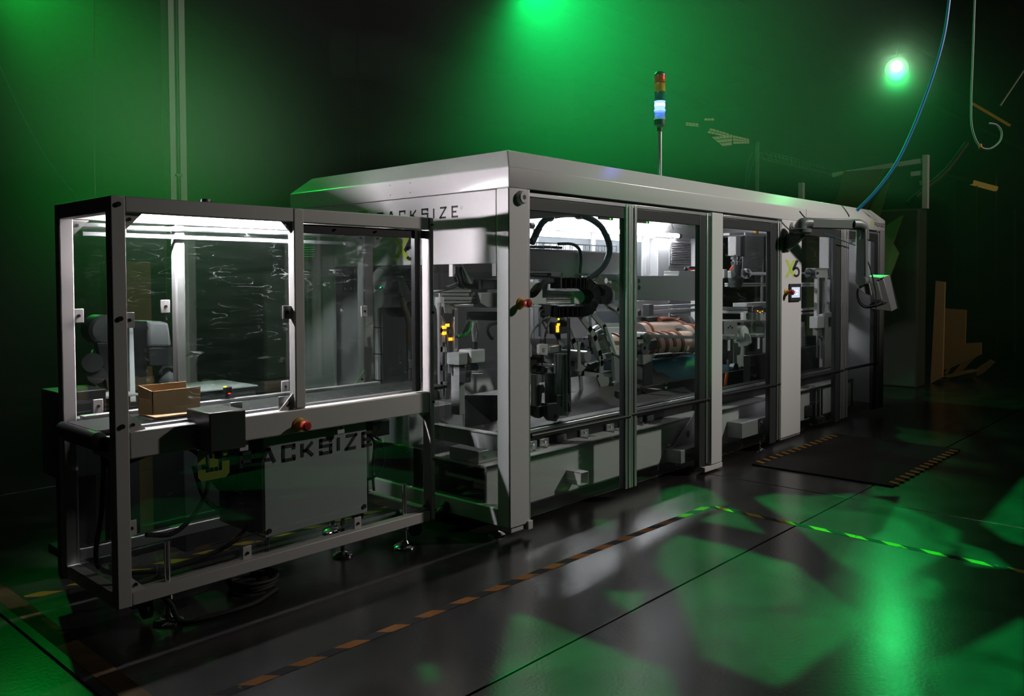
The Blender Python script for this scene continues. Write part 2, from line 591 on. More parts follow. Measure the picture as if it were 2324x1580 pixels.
floor = struct(MB().box(-10, 24, -10, 20, -0.2, -0.014), 'floor', JOINT, 'dark polished concrete floor of the hall')
xs = [-10, -2.455, 2.4, 9.0, 24]
ys = [-10, -1.155, 3.6, 9.0, 20]
for i in range(4):
    for j in range(4):
        s = MB().box(xs[i] + .005, xs[i + 1] - .005, ys[j] + .005, ys[j + 1] - .005, -0.1, 0.0).build('slab', CONC, floor, 0.003)
struct(MB().box(-10, 24, 19, 19.3, 0, 9), 'wall_back', WALLM, 'dark far wall behind the machine')
struct(MB().box(23, 23.3, -10, 19, 0, 9), 'wall_right', WALLM, 'dark far wall at the right end')
struct(MB().box(-10.3, -10, -10, 19, 0, 9), 'wall_left', WALLM, 'dark wall beyond the conveyor')
ceiling = struct(MB().box(-10.3, 23.3, -10, 19.3, 8.4, 8.6), 'ceiling', CEILM, 'dark ceiling of the hall')
for k in range(9):
    MB().bar((-10, -4 + k * 2.6, 8.1), (23, -4 + k * 2.6, 8.1), 0.16, 0.5).build('beam', CEILM, ceiling)

def haze_mat():
    m = bpy.data.materials.new('stage_haze')
    m.use_nodes = True
    nt = m.node_tree
    nt.nodes.clear()
    out = nt.nodes.new('ShaderNodeOutputMaterial')
    v = nt.nodes.new('ShaderNodeVolumeScatter')
    v.inputs['Color'].default_value = (0.9, 0.96, 0.92, 1)
    v.inputs['Density'].default_value = 0.026
    v.inputs['Anisotropy'].default_value = 0.62
    nt.links.new(v.outputs[0], out.inputs['Volume'])
    return m
hz = MB().prism([(-9.9, 1.15), (-0.12, 1.15), (-0.12, 2.52), (7.2, 2.52), (7.2, -1.5), (22.9, -1.5), (22.9, 18.9), (-9.9, 18.9)], 'z', 0.02, 7.83).prism([(-0.119, -0.6), (7.199, -0.6), (7.199, 2.519), (-0.119, 2.519)], 'z', 2.5, 7.83).build('haze', haze_mat(), smooth=False)
tag(hz, 'thin stage haze hanging in the hall behind the machine', 'haze', kind='stuff')

def plume_mat():
    m = bpy.data.materials.new('halo_haze')
    m.use_nodes = True
    nt = m.node_tree
    nt.nodes.clear()
    out = nt.nodes.new('ShaderNodeOutputMaterial')
    v = nt.nodes.new('ShaderNodeVolumeScatter')
    v.inputs['Color'].default_value = (0.9, 0.96, 0.92, 1)
    v.inputs['Anisotropy'].default_value = 0.5
    tc = nt.nodes.new('ShaderNodeTexCoord')
    mp = nt.nodes.new('ShaderNodeMapping')
    mp.inputs['Scale'].default_value = (1 / 1.5, 1 / 1.5, 1 / 1.5)
    g = nt.nodes.new('ShaderNodeTexGradient')
    g.gradient_type = 'QUADRATIC_SPHERE'
    k = nt.nodes.new('ShaderNodeMath'); k.operation = 'MULTIPLY'
    k.inputs[1].default_value = 0.85
    nt.links.new(tc.outputs['Object'], mp.inputs['Vector'])
    nt.links.new(mp.outputs[0], g.inputs['Vector'])
    nt.links.new(g.outputs['Fac'], k.inputs[0])
    nt.links.new(k.outputs[0], v.inputs['Density'])
    nt.links.new(v.outputs[0], out.inputs['Volume'])
    return m
pm = MB().sphere((0, 0, 0), 1.5, 12).build('glow_puff', plume_mat(), smooth=False)  # added ball of denser haze that makes the lamp halo
for v_ in pm.data.vertices:
    v_.co += pm.location
pm.location = (LAMP_R[0] - .25, LAMP_R[1] - .1, LAMP_R[2])
pm2 = MB().sphere((0, 0, 0), 1.5, 12).build('glow_puff', plume_mat(), smooth=False)  # second added ball, for the pale glow over the conveyor guard
for v_ in pm2.data.vertices:
    v_.co += pm2.location
m2_ = plume_mat()
m2_.node_tree.nodes['Math'].inputs[1].default_value = 0.42
pm2.data.materials[0] = m2_
pm2.location = (-0.85, 2.6, 2.3)
tag(pm2, 'denser haze added to make the pale glow above the lit conveyor guard', 'glow_puff', kind='stuff')
tag(pm, 'denser haze added to give the green stage lamp its halo', 'glow_puff', kind='stuff')

def stripe_mat(name, c1, c2, freq, slant, rough=0.85):
    """diagonal two-colour print running along object X"""
    m = bpy.data.materials.new(name)
    m.use_nodes = True
    nt = m.node_tree
    b = nt.nodes['Principled BSDF']
    b.inputs['Roughness'].default_value = rough
    b.inputs['Specular IOR Level'].default_value = 0.15
    tc = nt.nodes.new('ShaderNodeTexCoord')
    sx = nt.nodes.new('ShaderNodeSeparateXYZ')
    nt.links.new(tc.outputs['Object'], sx.inputs[0])
    a = nt.nodes.new('ShaderNodeMath'); a.operation = 'MULTIPLY_ADD'
    a.inputs[1].default_value = slant
    nt.links.new(sx.outputs['Y'], a.inputs[0])
    nt.links.new(sx.outputs['X'], a.inputs[2])
    f = nt.nodes.new('ShaderNodeMath'); f.operation = 'MULTIPLY'
    f.inputs[1].default_value = freq
    nt.links.new(a.outputs[0], f.inputs[0])
    g = nt.nodes.new('ShaderNodeMath'); g.operation = 'FRACT'
    nt.links.new(f.outputs[0], g.inputs[0])
    h = nt.nodes.new('ShaderNodeMath'); h.operation = 'GREATER_THAN'
    h.inputs[1].default_value = 0.5
    nt.links.new(g.outputs[0], h.inputs[0])
    mx = nt.nodes.new('ShaderNodeMix')
    mx.data_type = 'RGBA'
    mx.inputs['A'].default_value = c1 + (1,)
    mx.inputs['B'].default_value = c2 + (1,)
    nt.links.new(h.outputs[0], mx.inputs['Factor'])
    # worn patches
    n = nt.nodes.new('ShaderNodeTexNoise')
    n.inputs['Scale'].default_value = 14
    nt.links.new(tc.outputs['Object'], n.inputs['Vector'])
    w = nt.nodes.new('ShaderNodeMapRange')
    w.inputs['From Min'].default_value = 0.64
    w.inputs['From Max'].default_value = 0.7
    nt.links.new(n.outputs['Fac'], w.inputs['Value'])
    m2 = nt.nodes.new('ShaderNodeMix')
    m2.data_type = 'RGBA'
    m2.inputs['B'].default_value = (0.07, 0.06, 0.055, 1)
    nt.links.new(w.outputs[0], m2.inputs['Factor'])
    nt.links.new(mx.outputs['Result'], m2.inputs['A'])
    nt.links.new(m2.outputs['Result'], b.inputs['Base Color'])
    return m
TAPE = stripe_mat('hazard_tape', (0.17, 0.07, 0.016), (0.015, 0.015, 0.015), 4.4, 0.9)
TAPEY = stripe_mat('hazard_tape_yellow', (0.22, 0.15, 0.015), (0.015, 0.015, 0.015), 4.4, 1.2)
def tape(p0, p1, w, m, label):
    d = Vector(p1) - Vector(p0)
    L = d.length
    me = MB().box(0, L, -w / 2, w / 2, 0.0004, 0.0012)
    o = me.build('floor_tape', m)
    ang = math.atan2(d.y, d.x)
    o.rotation_euler = (0, 0, ang)
    mid = (Vector(p0) + Vector(p1)) / 2
    o.location = (mid.x, mid.y, 0.0005)
    tag(o, label, 'tape')
    return o
tape((-2.38, -0.44, 0), (1.5, -0.50, 0), 0.055, TAPE, 'orange and black striped floor tape running along the front of the machine')
tape((1.53, -0.50, 0), (1.47, -2.9, 0), 0.055, TAPEY, 'striped floor tape crossing the floor towards the right foreground')
tape((-2.36, -2.0, 0), (-2.36, 2.2, 0), 0.09, mat('worn_brown_tape', (.07, .045, .02), .8, noise=.5, nscale=9, spec=.15), 'worn brown tape strip beside the floor joint left of the conveyor')
tape((-2.3, 1.215, 0), (0.0, 1.16, 0), 0.075, TAPEY, 'yellow and black floor tape under the conveyor')

# ================================================================== packaging machine shell
L, W_, ZR, ZC, ZT, CH = 6.581, 2.3625, 2.160, 2.287, 2.411, 0.124
mach = thing('packaging_machine', 'long white glass-sided packaging machine with chamfered roof filling the middle of the hall', 'machine')

roof = MB()
def ring_pts(x0, x1, y0, y1, z):
    return [(x0, y0, z), (x1, y0, z), (x1, y1, z), (x0, y1, z)]
rings = [ring_pts(0, L, 0, W_, ZR), ring_pts(0, L, 0, W_, ZC), ring_pts(CH, L - CH, CH, W_ - CH, ZT)]
vs = sum(rings, [])
fs = []
for k in range(2):
    for i in range(4):
        fs.append((k * 4 + i, k * 4 + (i + 1) % 4, (k + 1) * 4 + (i + 1) % 4, (k + 1) * 4 + i))
fs.append((8, 9, 10, 11))
roof._add(vs, fs)
ro = roof.build('roof_cover', GLOSSW, mach)
sm = ro.modifiers.new('sheet', 'SOLIDIFY')
sm.thickness = 0.018
sm.offset = -1
bv = ro.modifiers.new('edge', 'BEVEL'); bv.width = 0.006; bv.segments = 2; bv.limit_method = 'ANGLE'
MB().box(4.32, 4.324, -0.001, CH, ZR, ZC).build('seam', DARK, ro)
for (y, z) in [(1.120, 2.258), (0.906, 2.259), (1.117, 2.191), (0.907, 2.194)]:
    MB().cyl((-0.0008, y, z), (0.001, y, z), 0.004, 8).build('screw_hole', BLACK, ro)
lettering('PACKSIZE', 'y', 0, (6.235, 2.205), 1, 0.045, 0.33, LOGOD, ro)
logo_mark('y', 0, 6.105, 2.198, 0.07, 1).build('logo_mark', LOGOG, ro)
# end fascia with the company name
fa = MB().box(0.004, 0.03, 0.113, 1.79, 1.703, ZR - 0.004).build('end_fascia', WHITE, mach, 0.004)
lettering('PACKSIZE', 'x', 0.004, (1.262, 2.002), -1, 0.076, 0.815, LOGOD, fa)
logo_mark('x', 0.004, 1.487, 1.985, 0.115, -1).build('logo_mark', LOGOG2, fa)
rg = MB(); rg.ring((0.0028, 0.415, 2.062), (1, 0, 0), 0.008, 0.0105, 0.0006, 14); rg.build('registered_mark', GREYC, fa)
g, d = x6_logo(None, 'x', 0.004, 1.103, 1.733, 0.262, 0.165, -1)
g.build('model_letter', LOGOG, fa); d.build('model_digit', LOGOD, fa)
MB().box(0.004, 0.03, 1.80, 2.35, 0.1, ZR - 0.004).build('end_panel', WHITE, mach, 0.004)
bx = MB(); bx.thick([(1.86, 2.10), (2.30, 2.10), (2.30, 2.06)], 0.006, 'x', 0.002, 0.006); bx.build('panel_seam', DARK, mach)
# louvred vent and slotted hinge plate on the end wall
vg = thing_part('wall_vent', mach)
for k in range(11):
    z = 1.785 + k * .018
    MB().obox((-0.004, 2.10, z), (.010, .15, .006), (0, .7, 0)).build('slat', WHITE, vg)
hpz = MB().box(.112, .118, 1.685, 1.835, 1.51, 1.685).build('hinge_plate', STEELGREY, mach, .003)
for y in (1.72, 1.795):
    for z in (1.54, 1.598, 1.655):
        MB().cyl((.108, y, z), (.112, y, z), .012, 12).build('slot_bolt', CHROME if z != 1.585 else BLACKM, hpz)
# posts
po = MB().box(0.0, 0.181, 0.0, 0.106, 0.077, ZR).build('corner_post', WHITE, mach, 0.007)
MB().box(0.181, 0.196, 0.004, 0.05, 0.10, ZR).build('flange', ALU, po, 0.002)
MB().box(-0.0008, 0.0, 0.004, 0.008, 0.085, ZR).build('edge_line', DARK, po)
def boss(x, z):
    e = thing_part('lifting_boss', mach)
    MB().lathe((x, 0.0, z), (0, -1, 0), [(0, .044), (.026, .040), (.032, .034), (.032, .001)], 24).build('ring', WHITE, e)
    MB().cyl((x, -.0328, z), (x, -.03, z), 0.015, 16).build('bore', BLACK, e)
boss(0.105, 2.105); boss(3.99, 2.105)
pad = MB(); pad.box(0.02, 0.19, 0.01, 0.09, 0.045, 0.075); pad.build('post_foot_block', WHITE, mach, 0.003)
MB().box(0.155, 0.2, -0.012, 0.03, 0.04, 0.095).build('post_clamp', WHITE, mach, 0.003)
MB().box(2.465, 2.649, 0.0, 0.09, 0.06, 2.15).build('middle_post', WHITE, mach, 0.006)
MB().box(2.36, 2.655, 0.0, 0.08, 0.015, 0.055).build('post_foot_block', WHITE, mach, 0.003)
colp = MB().box(3.781, 4.227, 0.0, 0.12, 0.09, ZR).build('control_column', WHITE, mach, 0.006)
MB().box(3.781, 4.227, 0.003, 0.1, 0.072, 0.084).build('sill', ALU, colp, 0.002)
g, d = x6_logo(None, 'y', 0, 3.853, 1.617, 0.33, 0.165, 1)
g.build('model_letter', LOGOG, colp); d.build('model_digit', LOGOD, colp)
scr = thing_part('touch_screen', mach)
MB().box(3.933, 4.178, -0.018, 0.002, 1.388, 1.555).build('bezel', DARK, scr, 0.004)
SCREEN = emis('screen_light', (0.62, 0.68, 0.86), 1.0)
MB().box(3.962, 4.145, -0.0192, -0.018, 1.422, 1.522).build('display', SCREEN, scr)
ic = MB(); ic.prism([(4.012, 1.447), (4.012, 1.497), (4.095, 1.497), (4.095, 1.447)], 'y', -.0198, -.0192); ic.build('icon_frame', emis('icon_white', (1, 1, 1), 1.0), scr)
ic = MB(); ic.prism([(4.062, 1.462), (4.062, 1.482), (4.083, 1.472)], 'y', -.0203, -.0198); ic.build('icon', emis('icon_gold', (.55, .38, .05), .8), scr)
ic = MB(); ic.prism([(4.025, 1.452), (4.025, 1.492), (4.045, 1.492), (4.045, 1.452)], 'y', -.0203, -.0198); ic.build('icon', emis('icon_blue', (.35, .5, .8), .8), scr)
def estop(x, y, z, parent, s=1.0):
    e = thing_part('emergency_button', parent)
    MB().lathe((x, y, z), (0, -1, 0), [(0, .036 * s), (.006 * s, .036 * s), (.012 * s, .026 * s), (.03 * s, .018 * s), (.034 * s, .016 * s)], 24).build('collar', YELLOW, e)
    MB().lathe((x, y, z), (0, -1, 0), [(.03 * s, .017 * s), (.045 * s, .024 * s), (.06 * s, .027 * s), (.072 * s, .025 * s), (.079 * s, .018 * s), (.081 * s, .002 * s)], 24).build('knob', RED, e)
    return e
estop(0.102, 0.0, 1.458, mach)
estop(3.872, 0.0, 1.475, mach)
# doors: dark stiles, aluminium profiles, clear panes
def door(x0, x1, ls, rs, lal, ral, label=None):
    d = thing_part('glass_door', mach)
    MB().box(x0 + .002, x1 - .002, 0.030, 0.036, 0.10, 2.12).build('pane', PANE, d)
    f = MB()
    if ls: f.box(x0, x0 + ls, 0.012, 0.055, 0.12, 2.12)
    if rs: f.box(x1 - rs, x1, 0.012, 0.055, 0.09, 2.12)
    f.box(x0, x1, 0.014, 0.05, 2.035, 2.115)
    f.build('frame', DARK, d, 0.003)
    r = MB()
    r.cyl((x0 + .01, 0.012, 0.618), (x1 - .01, 0.012, 0.610), 0.016, 12)
    r.build('push_bar', BLACKM, d)
    t = MB().box(x0, x1, 0.008, 0.05, 2.118, 2.142).build('top_rail', ALU, d, 0.002)
    for (p, q) in lal + ral:
        MB().box(p, q, 0.0, 0.05, 0.09, 2.135).build('profile', ALU, d, 0.003)
    return d
door(0.197, 1.30, 0, 0.075, [], [(1.236, 1.254), (1.272, 1.298)])
door(1.302, 2.465, 0.0, 0.0, [(1.302, 1.322), (1.345, 1.372)], [(2.383, 2.403)])
MB().box(2.284, 2.383, 0.010, 0.055, 0.07, 2.12).build('door_stile', DARK, mach, 0.003)
MB().box(2.403, 2.463, 0.012, 0.055, 0.07, 2.12).build('door_stile', DARK, mach, 0.003)
MB().box(1.254, 1.272, 0.014, 0.05, 0.1, 2.12).build('door_stile', DARK, mach, 0.003)
MB().box(1.322, 1.345, 0.014, 0.05, 0.1, 2.12).build('door_stile', DARK, mach, 0.003)
door(2.650, 3.781, 0, 0, [], [(3.70, 3.725), (3.75, 3.779)])
MB().box(3.566, 3.70, 0.010, 0.055, 0.07, 2.12).box(3.725, 3.75, 0.014, 0.05, 0.1, 2.12).build('door_stile', DARK, mach, 0.003)
door(4.228, 5.35, 0, 0, [], [(5.243, 5.275), (5.30, 5.345)])
MB().box(5.12, 5.243, 0.010, 0.055, 0.07, 2.12).build('door_stile', DARK, mach, 0.003)
door(5.352, 6.40, 0, 0, [(5.352, 5.38), (5.41, 5.455)], [(6.36, 6.40)])
MB().box(6.265, 6.36, 0.010, 0.055, 0.07, 2.12).build('door_stile', DARK, mach, 0.003)
MB().box(6.43, 6.58, 0.0, 0.08, 0.07, ZR).build('end_post', GREY, mach, 0.006)
MB().box(0.19, 6.45, 0.052, 0.075, 2.142, 2.20).build('door_track', DARK, mach)
for (x, z) in ((1.02, 2.052), (1.48, 2.05)):
    ds = thing_part('door_sensor', mach)
    MB().box(x - .08, x + .08, 0.02, 0.032, z - .035, z - .018).build('body', BLACK, ds)
    MB().box(x + .04, x + .056, 0.0185, 0.0195, z - .031, z - .022).build('indicator', LEDG, ds)
# far doors on the rear side, rear panels
rear = thing_part('rear_wall', mach)
MB().box(0.03, 2.9, W_ - 0.04, W_ - 0.01, 0.1, ZR).build('panel', PANEL, rear)
MB().box(2.9, 5.0, W_ - 0.04, W_ - 0.01, 0.1, 1.0).build('panel', PANEL, rear)
MB().box(2.9, 5.0, W_ - 0.04, W_ - 0.01, 2.06, ZR).build('panel', PANEL, rear)
MB().box(2.97, 4.93, W_ - 0.03, W_ - 0.022, 1.0, 2.06).build('dark_pane', mat('smoked_pane', (.07, .08, .09), .45, spec=.3), rear)
MB().box(5.0, 6.3, W_ - 0.04, W_ - 0.01, 0.1, ZR).build('panel', PANEL, rear)
for x in (2.9, 3.9, 4.93, 5.0, 6.28):
    MB().box(x, x + .07, W_ - 0.05, W_, 0.08, ZR).build('post', GREY, rear, 0.004)
MB().box(6.50, 6.54, 0.10, 0.62, 0.12, ZR).build('far_end_panel', PANEL, mach, 0.004)
MB().box(6.46, 6.54, 0.62, 0.74, 0.09, ZR).build('far_end_post', WHITE, mach, 0.004)
MB().box(6.46, 6.56, W_ - 0.1, W_, 0.09, ZR).build('rear_corner_post', WHITE, mach, 0.004)
MB().box(0.0, 0.1, W_ - 0.1, W_, 0.09, ZR).build('rear_corner_post', WHITE, mach, 0.004)
# end opening: sill rail, panes
er = MB().box(0.0, 0.085, 0.106, W_ - .1, 0.077, 0.182).build('base_rail', WHITE, mach, 0.005)
MB().box(0.02, 0.026, 0.108, 0.60, 0.185, 1.70).build('end_pane', PANE, mach)
MB().box(0.02, 0.026, 0.66, 1.30, 0.185, 1.70).build('end_pane', PANE, mach)
for (y, z) in [(0.509, 1.663), (0.124, 1.664)]:
    t = MB().box(-0.004, 0.02, y - .018, y + .018, z - .04, z + .04); t.build('pane_clip', WHITE, mach, 0.002)
cn = MB(); cn.lathe((0.000, 0.572, 0.122), (-1, -0.3, -.4), [(0, .035), (.05, .035), (.055, .03), (.10, .028), (.11, .02)], 16)
cn.build('power_connector', BLACK, mach)
# big base beam with open end
BY0, BY1, BZ0, BZ1 = 0.25, 0.78, 0.092, 0.418
bb = MB()
bb.box(0.05, 6.3, BY0, BY0 + .02, BZ0, BZ1).box(0.05, 6.3, BY1 - .02, BY1, BZ0, BZ1).box(0.05, 6.3, BY0, BY1, BZ1 - .02, BZ1).box(0.05, 6.3, BY0, BY1, BZ0, BZ0 + .02)
bbo = bb.build('base_beam', WHITE, mach, 0.008, seg=3)
MB().box(0.45, 0.47, BY0 + .02, BY1 - .02, BZ0 + .02, BZ1 - .02).build('mouth_shade_plate', BLACK, bbo)  # black plate set back in the open mouth to stand for its shade
sk = MB(); sp = (0.903, 0.120, 0.210)
for (a, b, c, e) in ((-.045, .045, .039, .045), (-.045, .045, -.045, -.039), (-.045, -.039, -.045, .045), (.039, .045, -.045, .045)):
    sk.box(sp[0] + a, sp[0] + b, 0.12, BY0, sp[2] + c, sp[2] + e)
sk.build('square_socket', WHITE, bbo, 0.002)
for px in (0.62, 0.75, 0.95, 1.22, 1.55, 1.75, 1.95, 2.12, 2.9, 3.2, 4.4, 4.8):
    MB().box(px, px + 0.10, 0.40, 0.415, 0.418, 0.47).box(px, px + 0.10, 0.33, 0.40, 0.418, 0.424).build('rail_clamp', STEELGREY, bbo, 0.002)
    MB().cyl((px + .05, 0.398, 0.447), (px + .05, 0.388, 0.447), 0.008, 8).build('clamp_bolt', CHROME, bbo)
    MB().cyl((px + .05, 0.36, 0.424), (px + .05, 0.36, 0.434), 0.008, 8).build('clamp_bolt', CHROME, bbo)
MB().box(0.3, 6.2, 0.42, 0.52, 0.42, 0.56).build('lower_rail', BLACKM, bbo, 0.004)
MB().box(0.30, 6.2, 0.40, 0.42, 0.53, 0.552).build('lower_rail_cap', ALU, bbo, 0.002)
# outrigger with gusset to the middle post
og = MB().box(2.15, 2.55, 0.10, BY0, 0.105, 0.215).build('outrigger', GREY, mach, 0.005)
gs = MB(); gs.prism([(2.2, 0.215), (2.62, 0.215), (2.62, 0.52)], 'y', 0.20, 0.212); gs.build('gusset', GREY, og)
gh = MB(); gh.cyl((2.43, 0.198, 0.30), (2.43, 0.214, 0.30), 0.03, 16); gh.build('gusset_hole', BLACK, og)
MB().box(3.2, 3.72, 0.10, BY0, 0.16, 0.30).build('outrigger', GREY, mach, 0.005)
MB().box(0.1, 6.4, 0.85, W_ - .06, 0.10, 0.14).build('floor_pan', BLACKM, mach)
def machine_foot(x, y):
    f = thing_part('levelling_foot', mach)
    MB().cyl((x, y, 0.02), (x, y, 0.10), 0.011, 10).build('stem', CHROME, f)
    MB().lathe((x, y, 0.0005), (0, 0, 1), [(0, .055), (.008, .055), (.02, .035), (.028, .016)], 20).build('disc', CHROME, f)
for (x, y) in ((0.05, 0.158), (2.12, 0.30), (3.55, 0.10), (5.75, 0.30), (0.05, 2.1), (6.4, 2.1), (3.3, 2.1)):
    machine_foot(x, y)
cab = MB(); cab.tube([(0.020, 0.506, 1.663), (0.020, 0.482, 1.560)] + [(.1, .9, 1.5)], 0.004, 6); cab.build('door_cable', BLACK, mach)

# ================================================================== guarded outfeed conveyor
CX0, CX1, CY0, CY1, CZ0, CZ1 = -2.198, -0.297, 0.348, 1.0155, 0.135, 1.978
conv = thing('outfeed_conveyor', 'guarded belt conveyor in a grey square-tube frame at the near end of the machine', 'conveyor', (0, 0, 0))
GREYF = mat('warm_grey_frame', (0.50, 0.48, 0.475), 0.42, noise=0.03, nscale=30)
def post(x0, x1, y0, y1, z0=CZ0, z1=CZ1):
    return MB().box(x0, x1, y0, y1, z0, z1).build('post', GREYF, conv, 0.006)
p_nl = post(CX0, CX0 + .066, CY0, CY0 + .06)
p_nm = post(-1.272, -1.212, CY0, CY0 + .06, 0.93)
p_nr = post(CX1 - .036, CX1, CY0, CY0 + .07)
p_fl = post(CX0, CX0 + .066, CY1 - .06, CY1)
p_fr = post(-0.312, -0.224, CY1 + .012, CY1 + .072, 0.2)
p_fm2 = post(-1.595, -1.54, CY1 - .012, CY1 + .04, 0.93)
MB().box(CX0 + .066, CX1 - .036, CY0 + .004, CY0 + .06, CZ1 - .072, CZ1).build('top_rail', GREYF, conv, 0.005)
MB().box(CX0 + .066, CX1 + .05, CY1 - .035, CY1 - .004, CZ1 - .072, CZ1).build('top_rail', GREYF, conv, 0.005)
MB().box(CX0 + .004, CX0 + .062, CY0 + .06, CY1 - .06, CZ1 - .072, CZ1).build('end_rail', GREYF, conv, 0.005)
MB().box(CX1 - .05, CX1 - .004, CY0 + .07, CY1 - .06, CZ1 - .05, CZ1).build('end_rail', GREYF, conv, 0.005)
MB().box(CX0 + .066, CX1 - .036, CY0 + .004, CY0 + .075, 0.80, 0.925).build('side_beam', GREYF, conv, 0.008)
MB().box(CX0 + .066, CX1 - .036, CY1 - .075, CY1 - .004, 0.80, 0.925).build('side_beam', GREYF, conv, 0.008)
MB().box(CX0 + .066, CX1 - .036, CY0 + .004, CY0 + .06, CZ0, CZ0 + .062).build('bottom_rail', GREYF, conv, 0.005)
MB().box(CX0 + .066, CX1 - .036, CY1 - .06, CY1 - .004, CZ0 + .07, CZ0 + .13).build('bottom_rail', GREYF, conv, 0.005)
MB().box(CX0 + .004, CX0 + .062, CY0 + .06, CY1 - .06, CZ0, CZ0 + .062).build('end_rail', GREYF, conv, 0.005)
MB().box(CX1 - .07, CX1 - .01, CY0 + .07, CY1 - .06, CZ0 + .02, CZ0 + .075).build('end_rail', GREYF, conv, 0.005)
MB().box(CX1 - .16, CX1 - .07, CY0 + .06, CY0 + .16, CZ0 + .055, CZ0 + .064).build('foot_plate', GREYF, conv, 0.002)
# belt
bl = MB().box(CX0 - .02, CX1 + .25, 0.50, 0.86, 0.905, 0.925).build('belt', mat('belt_rubber', (0.022, 0.024, 0.023), 0.8, spec=.12), conv, 0.004)
hl = MB()
for k in range(22):
    for y in (0.575, 0.70):
        hl.cyl((-2.1 + k * .1 + (0.05 if y > .6 else 0), y, 0.9252), (-2.1 + k * .1 + (0.05 if y > .6 else 0), y, 0.9256), 0.011, 10)
hb = hl.build('belt_hole', BLACK, bl); hb['kind'] = 'stuff'
MB().box(CX0 + .066, CX1, 0.43, 0.455, 0.88, 0.937).build('guide_rail', STEELGREY, conv, 0.003)
MB().box(CX0 + .066, CX1, 0.885, 0.925, 0.90, 0.94).build('guide_rail', ALU, conv, 0.003)
MB().box(CX0 - .02, CX1, 0.47, 0.90, 0.83, 0.90).build('belt_bed', BLACKM, conv, 0.004)
MB().cyl((CX0 - .02, .47, .885), (CX0 - .02, .9, .885), .038, 16).build('end_roller', BLACKM, conv)
MB().box(CX0 + .01, CX0 + .05, .40, .62, .80, .90).build('end_bracket', STEELGREY, conv, 0.003)
# panes of the guard
MB().box(CX0 + .068, -1.274, CY0 + .045, CY0 + .05, 0.945, CZ1 - .03).build('guard_pane', PANEC, conv)
MB().box(-1.21, CX1 - .075, CY0 + .03, CY0 + .035, 0.945, CZ1 - .11).build('guard_pane', PANEC, conv)
MB().box(CX0 + .068, -1.66, CY1 - .05, CY1 - .045, 0.945, CZ1 - .075).build('guard_pane', PANEC, conv)
MB().box(-1.60, -0.34, CY1 - .05, CY1 - .045, 0.945, CZ1 - .075).build('guard_pane', PANEC, conv)
lp = MB().box(CX0 + .068, CX1 - .038, CY0 + .0805, CY0 + .0815, CZ0 + .07, 0.80).build('lower_pane', PANEC, conv)
lettering('PACKSIZE', 'y', CY0 + .0800, (-1.545, 0.642), 1, 0.090, 0.83, LOGOD, lp, 0.19)
logo_mark('y', CY0 + .080, -1.775, 0.622, 0.165, 1).build('logo_mark', LOGOY, lp)
MB().box(CX0 + .05, CX0 + .055, CY0 + .06, CY1 - .06, .2, .80).build('lower_pane', PANEC, conv)
# black hinge strip, door frame of the right pane
bf = MB().box(-1.212, -0.335, CY0 + .028, CY0 + .05, CZ1 - .125, CZ1 - .078); bf.build('door_frame', BLACKM, conv, 0.002)
bf = MB().box(-0.435, -0.40, CY0 + .015, CY0 + .05, 0.935, CZ1 - .08); bf.build('door_frame', BLACKM, conv, 0.002)
MB().cyl((-0.388, CY0 + .03, 0.94), (-0.388, CY0 + .03, CZ1 - .078), 0.008, 10).build('hinge_rod', ALU, conv)
# gussets, clips, bolts
def gusset(x, z, sx, sz, y=CY0 + .03, s=.085):
    b = MB(); b.prism([(x, z), (x + sx * s, z), (x, z + sz * s)], 'y', y - .004, y + .004)
    o = b.build('gusset', GREYF, conv)
    MB().cyl((x + sx * .025, y - .004, z + sz * .028), (x + sx * .025, y - .012, z + sz * .028), .008, 8).build('bolt', BLACKM, o)
gusset(CX0 + .066, CZ1 - .072, 1, -1); gusset(CX0 + .066, 0.925, 1, 1); gusset(-1.272, 0.925, -1, 1)
gusset(-1.272, CZ1 - .072, -1, -1, s=.06); gusset(CX0 + .066, CZ0 + .062, 1, 1, s=.07)
gusset(CX0 + .066, CZ1 - .072, 1, -1, CY1 - .03); gusset(-0.338, CZ1 - .072, -1, -1, CY1 - .03, .09); gusset(-0.25, CZ1 - .072, 1, -1, CY1 - .03, .09)
gusset(-0.338, 0.925, -1, 1, CY1 - .03); gusset(CX1 - .036, .80, -1, -1, s=.07); gusset(CX1 - .036, CZ0 + .062, -1, 1, s=.07)
def clip(x, z, y, w=.05, h=.07):
    o = MB().box(x - w / 2, x + w / 2, y - .004, y + .004, z - h / 2, z + h / 2).build('pane_clip', GREYF, conv, 0.003)
    MB().cyl((x, y - .004, z), (x, y - .011, z), .008, 8).build('bolt', BLACKM, o)
for x, z, y in ((-2.11, 1.425, CY0 + .04), (-1.295, 1.435, CY0 + .04), (-2.115, 1.43, CY1 - .055), (-1.675, 1.465, CY1 - .055), (-0.355, 1.40, CY1 - .055),
                (-1.9, 1.86, CY1 - .055), (-2.03, 0.97, CY1 - .055), (-0.95, 0.965, CY1 - .055), (-2.115, .48, CY0 + .045), (-1.55, .78, CY0 + .045), (-0.96, .785, CY0 + .045), (-1.54, .225, CY0 + .045), (-.85, .225, CY0 + .045)):
    clip(x, z, y)
for z in (1.94, 1.435, 0.955):
    MB().cyl((CX0 + .033, CY0, z), (CX0 + .033, CY0 - .010, z), .011, 10).build('frame_bolt', BLACKM, conv)
for z in (1.935, 1.405, 0.86, 0.51):
    MB().cyl((CX1 - .012, CY0, z), (CX1 - .012, CY0 - .008, z), .008, 10).build('frame_bolt', BLACKM, conv)
for x in (-1.0, -.72, -.43):
    MB().cyl((x, CY0 + .028, CZ1 - .1), (x, CY0 + .02, CZ1 - .1), .007, 8).build('frame_bolt', CHROME, conv)
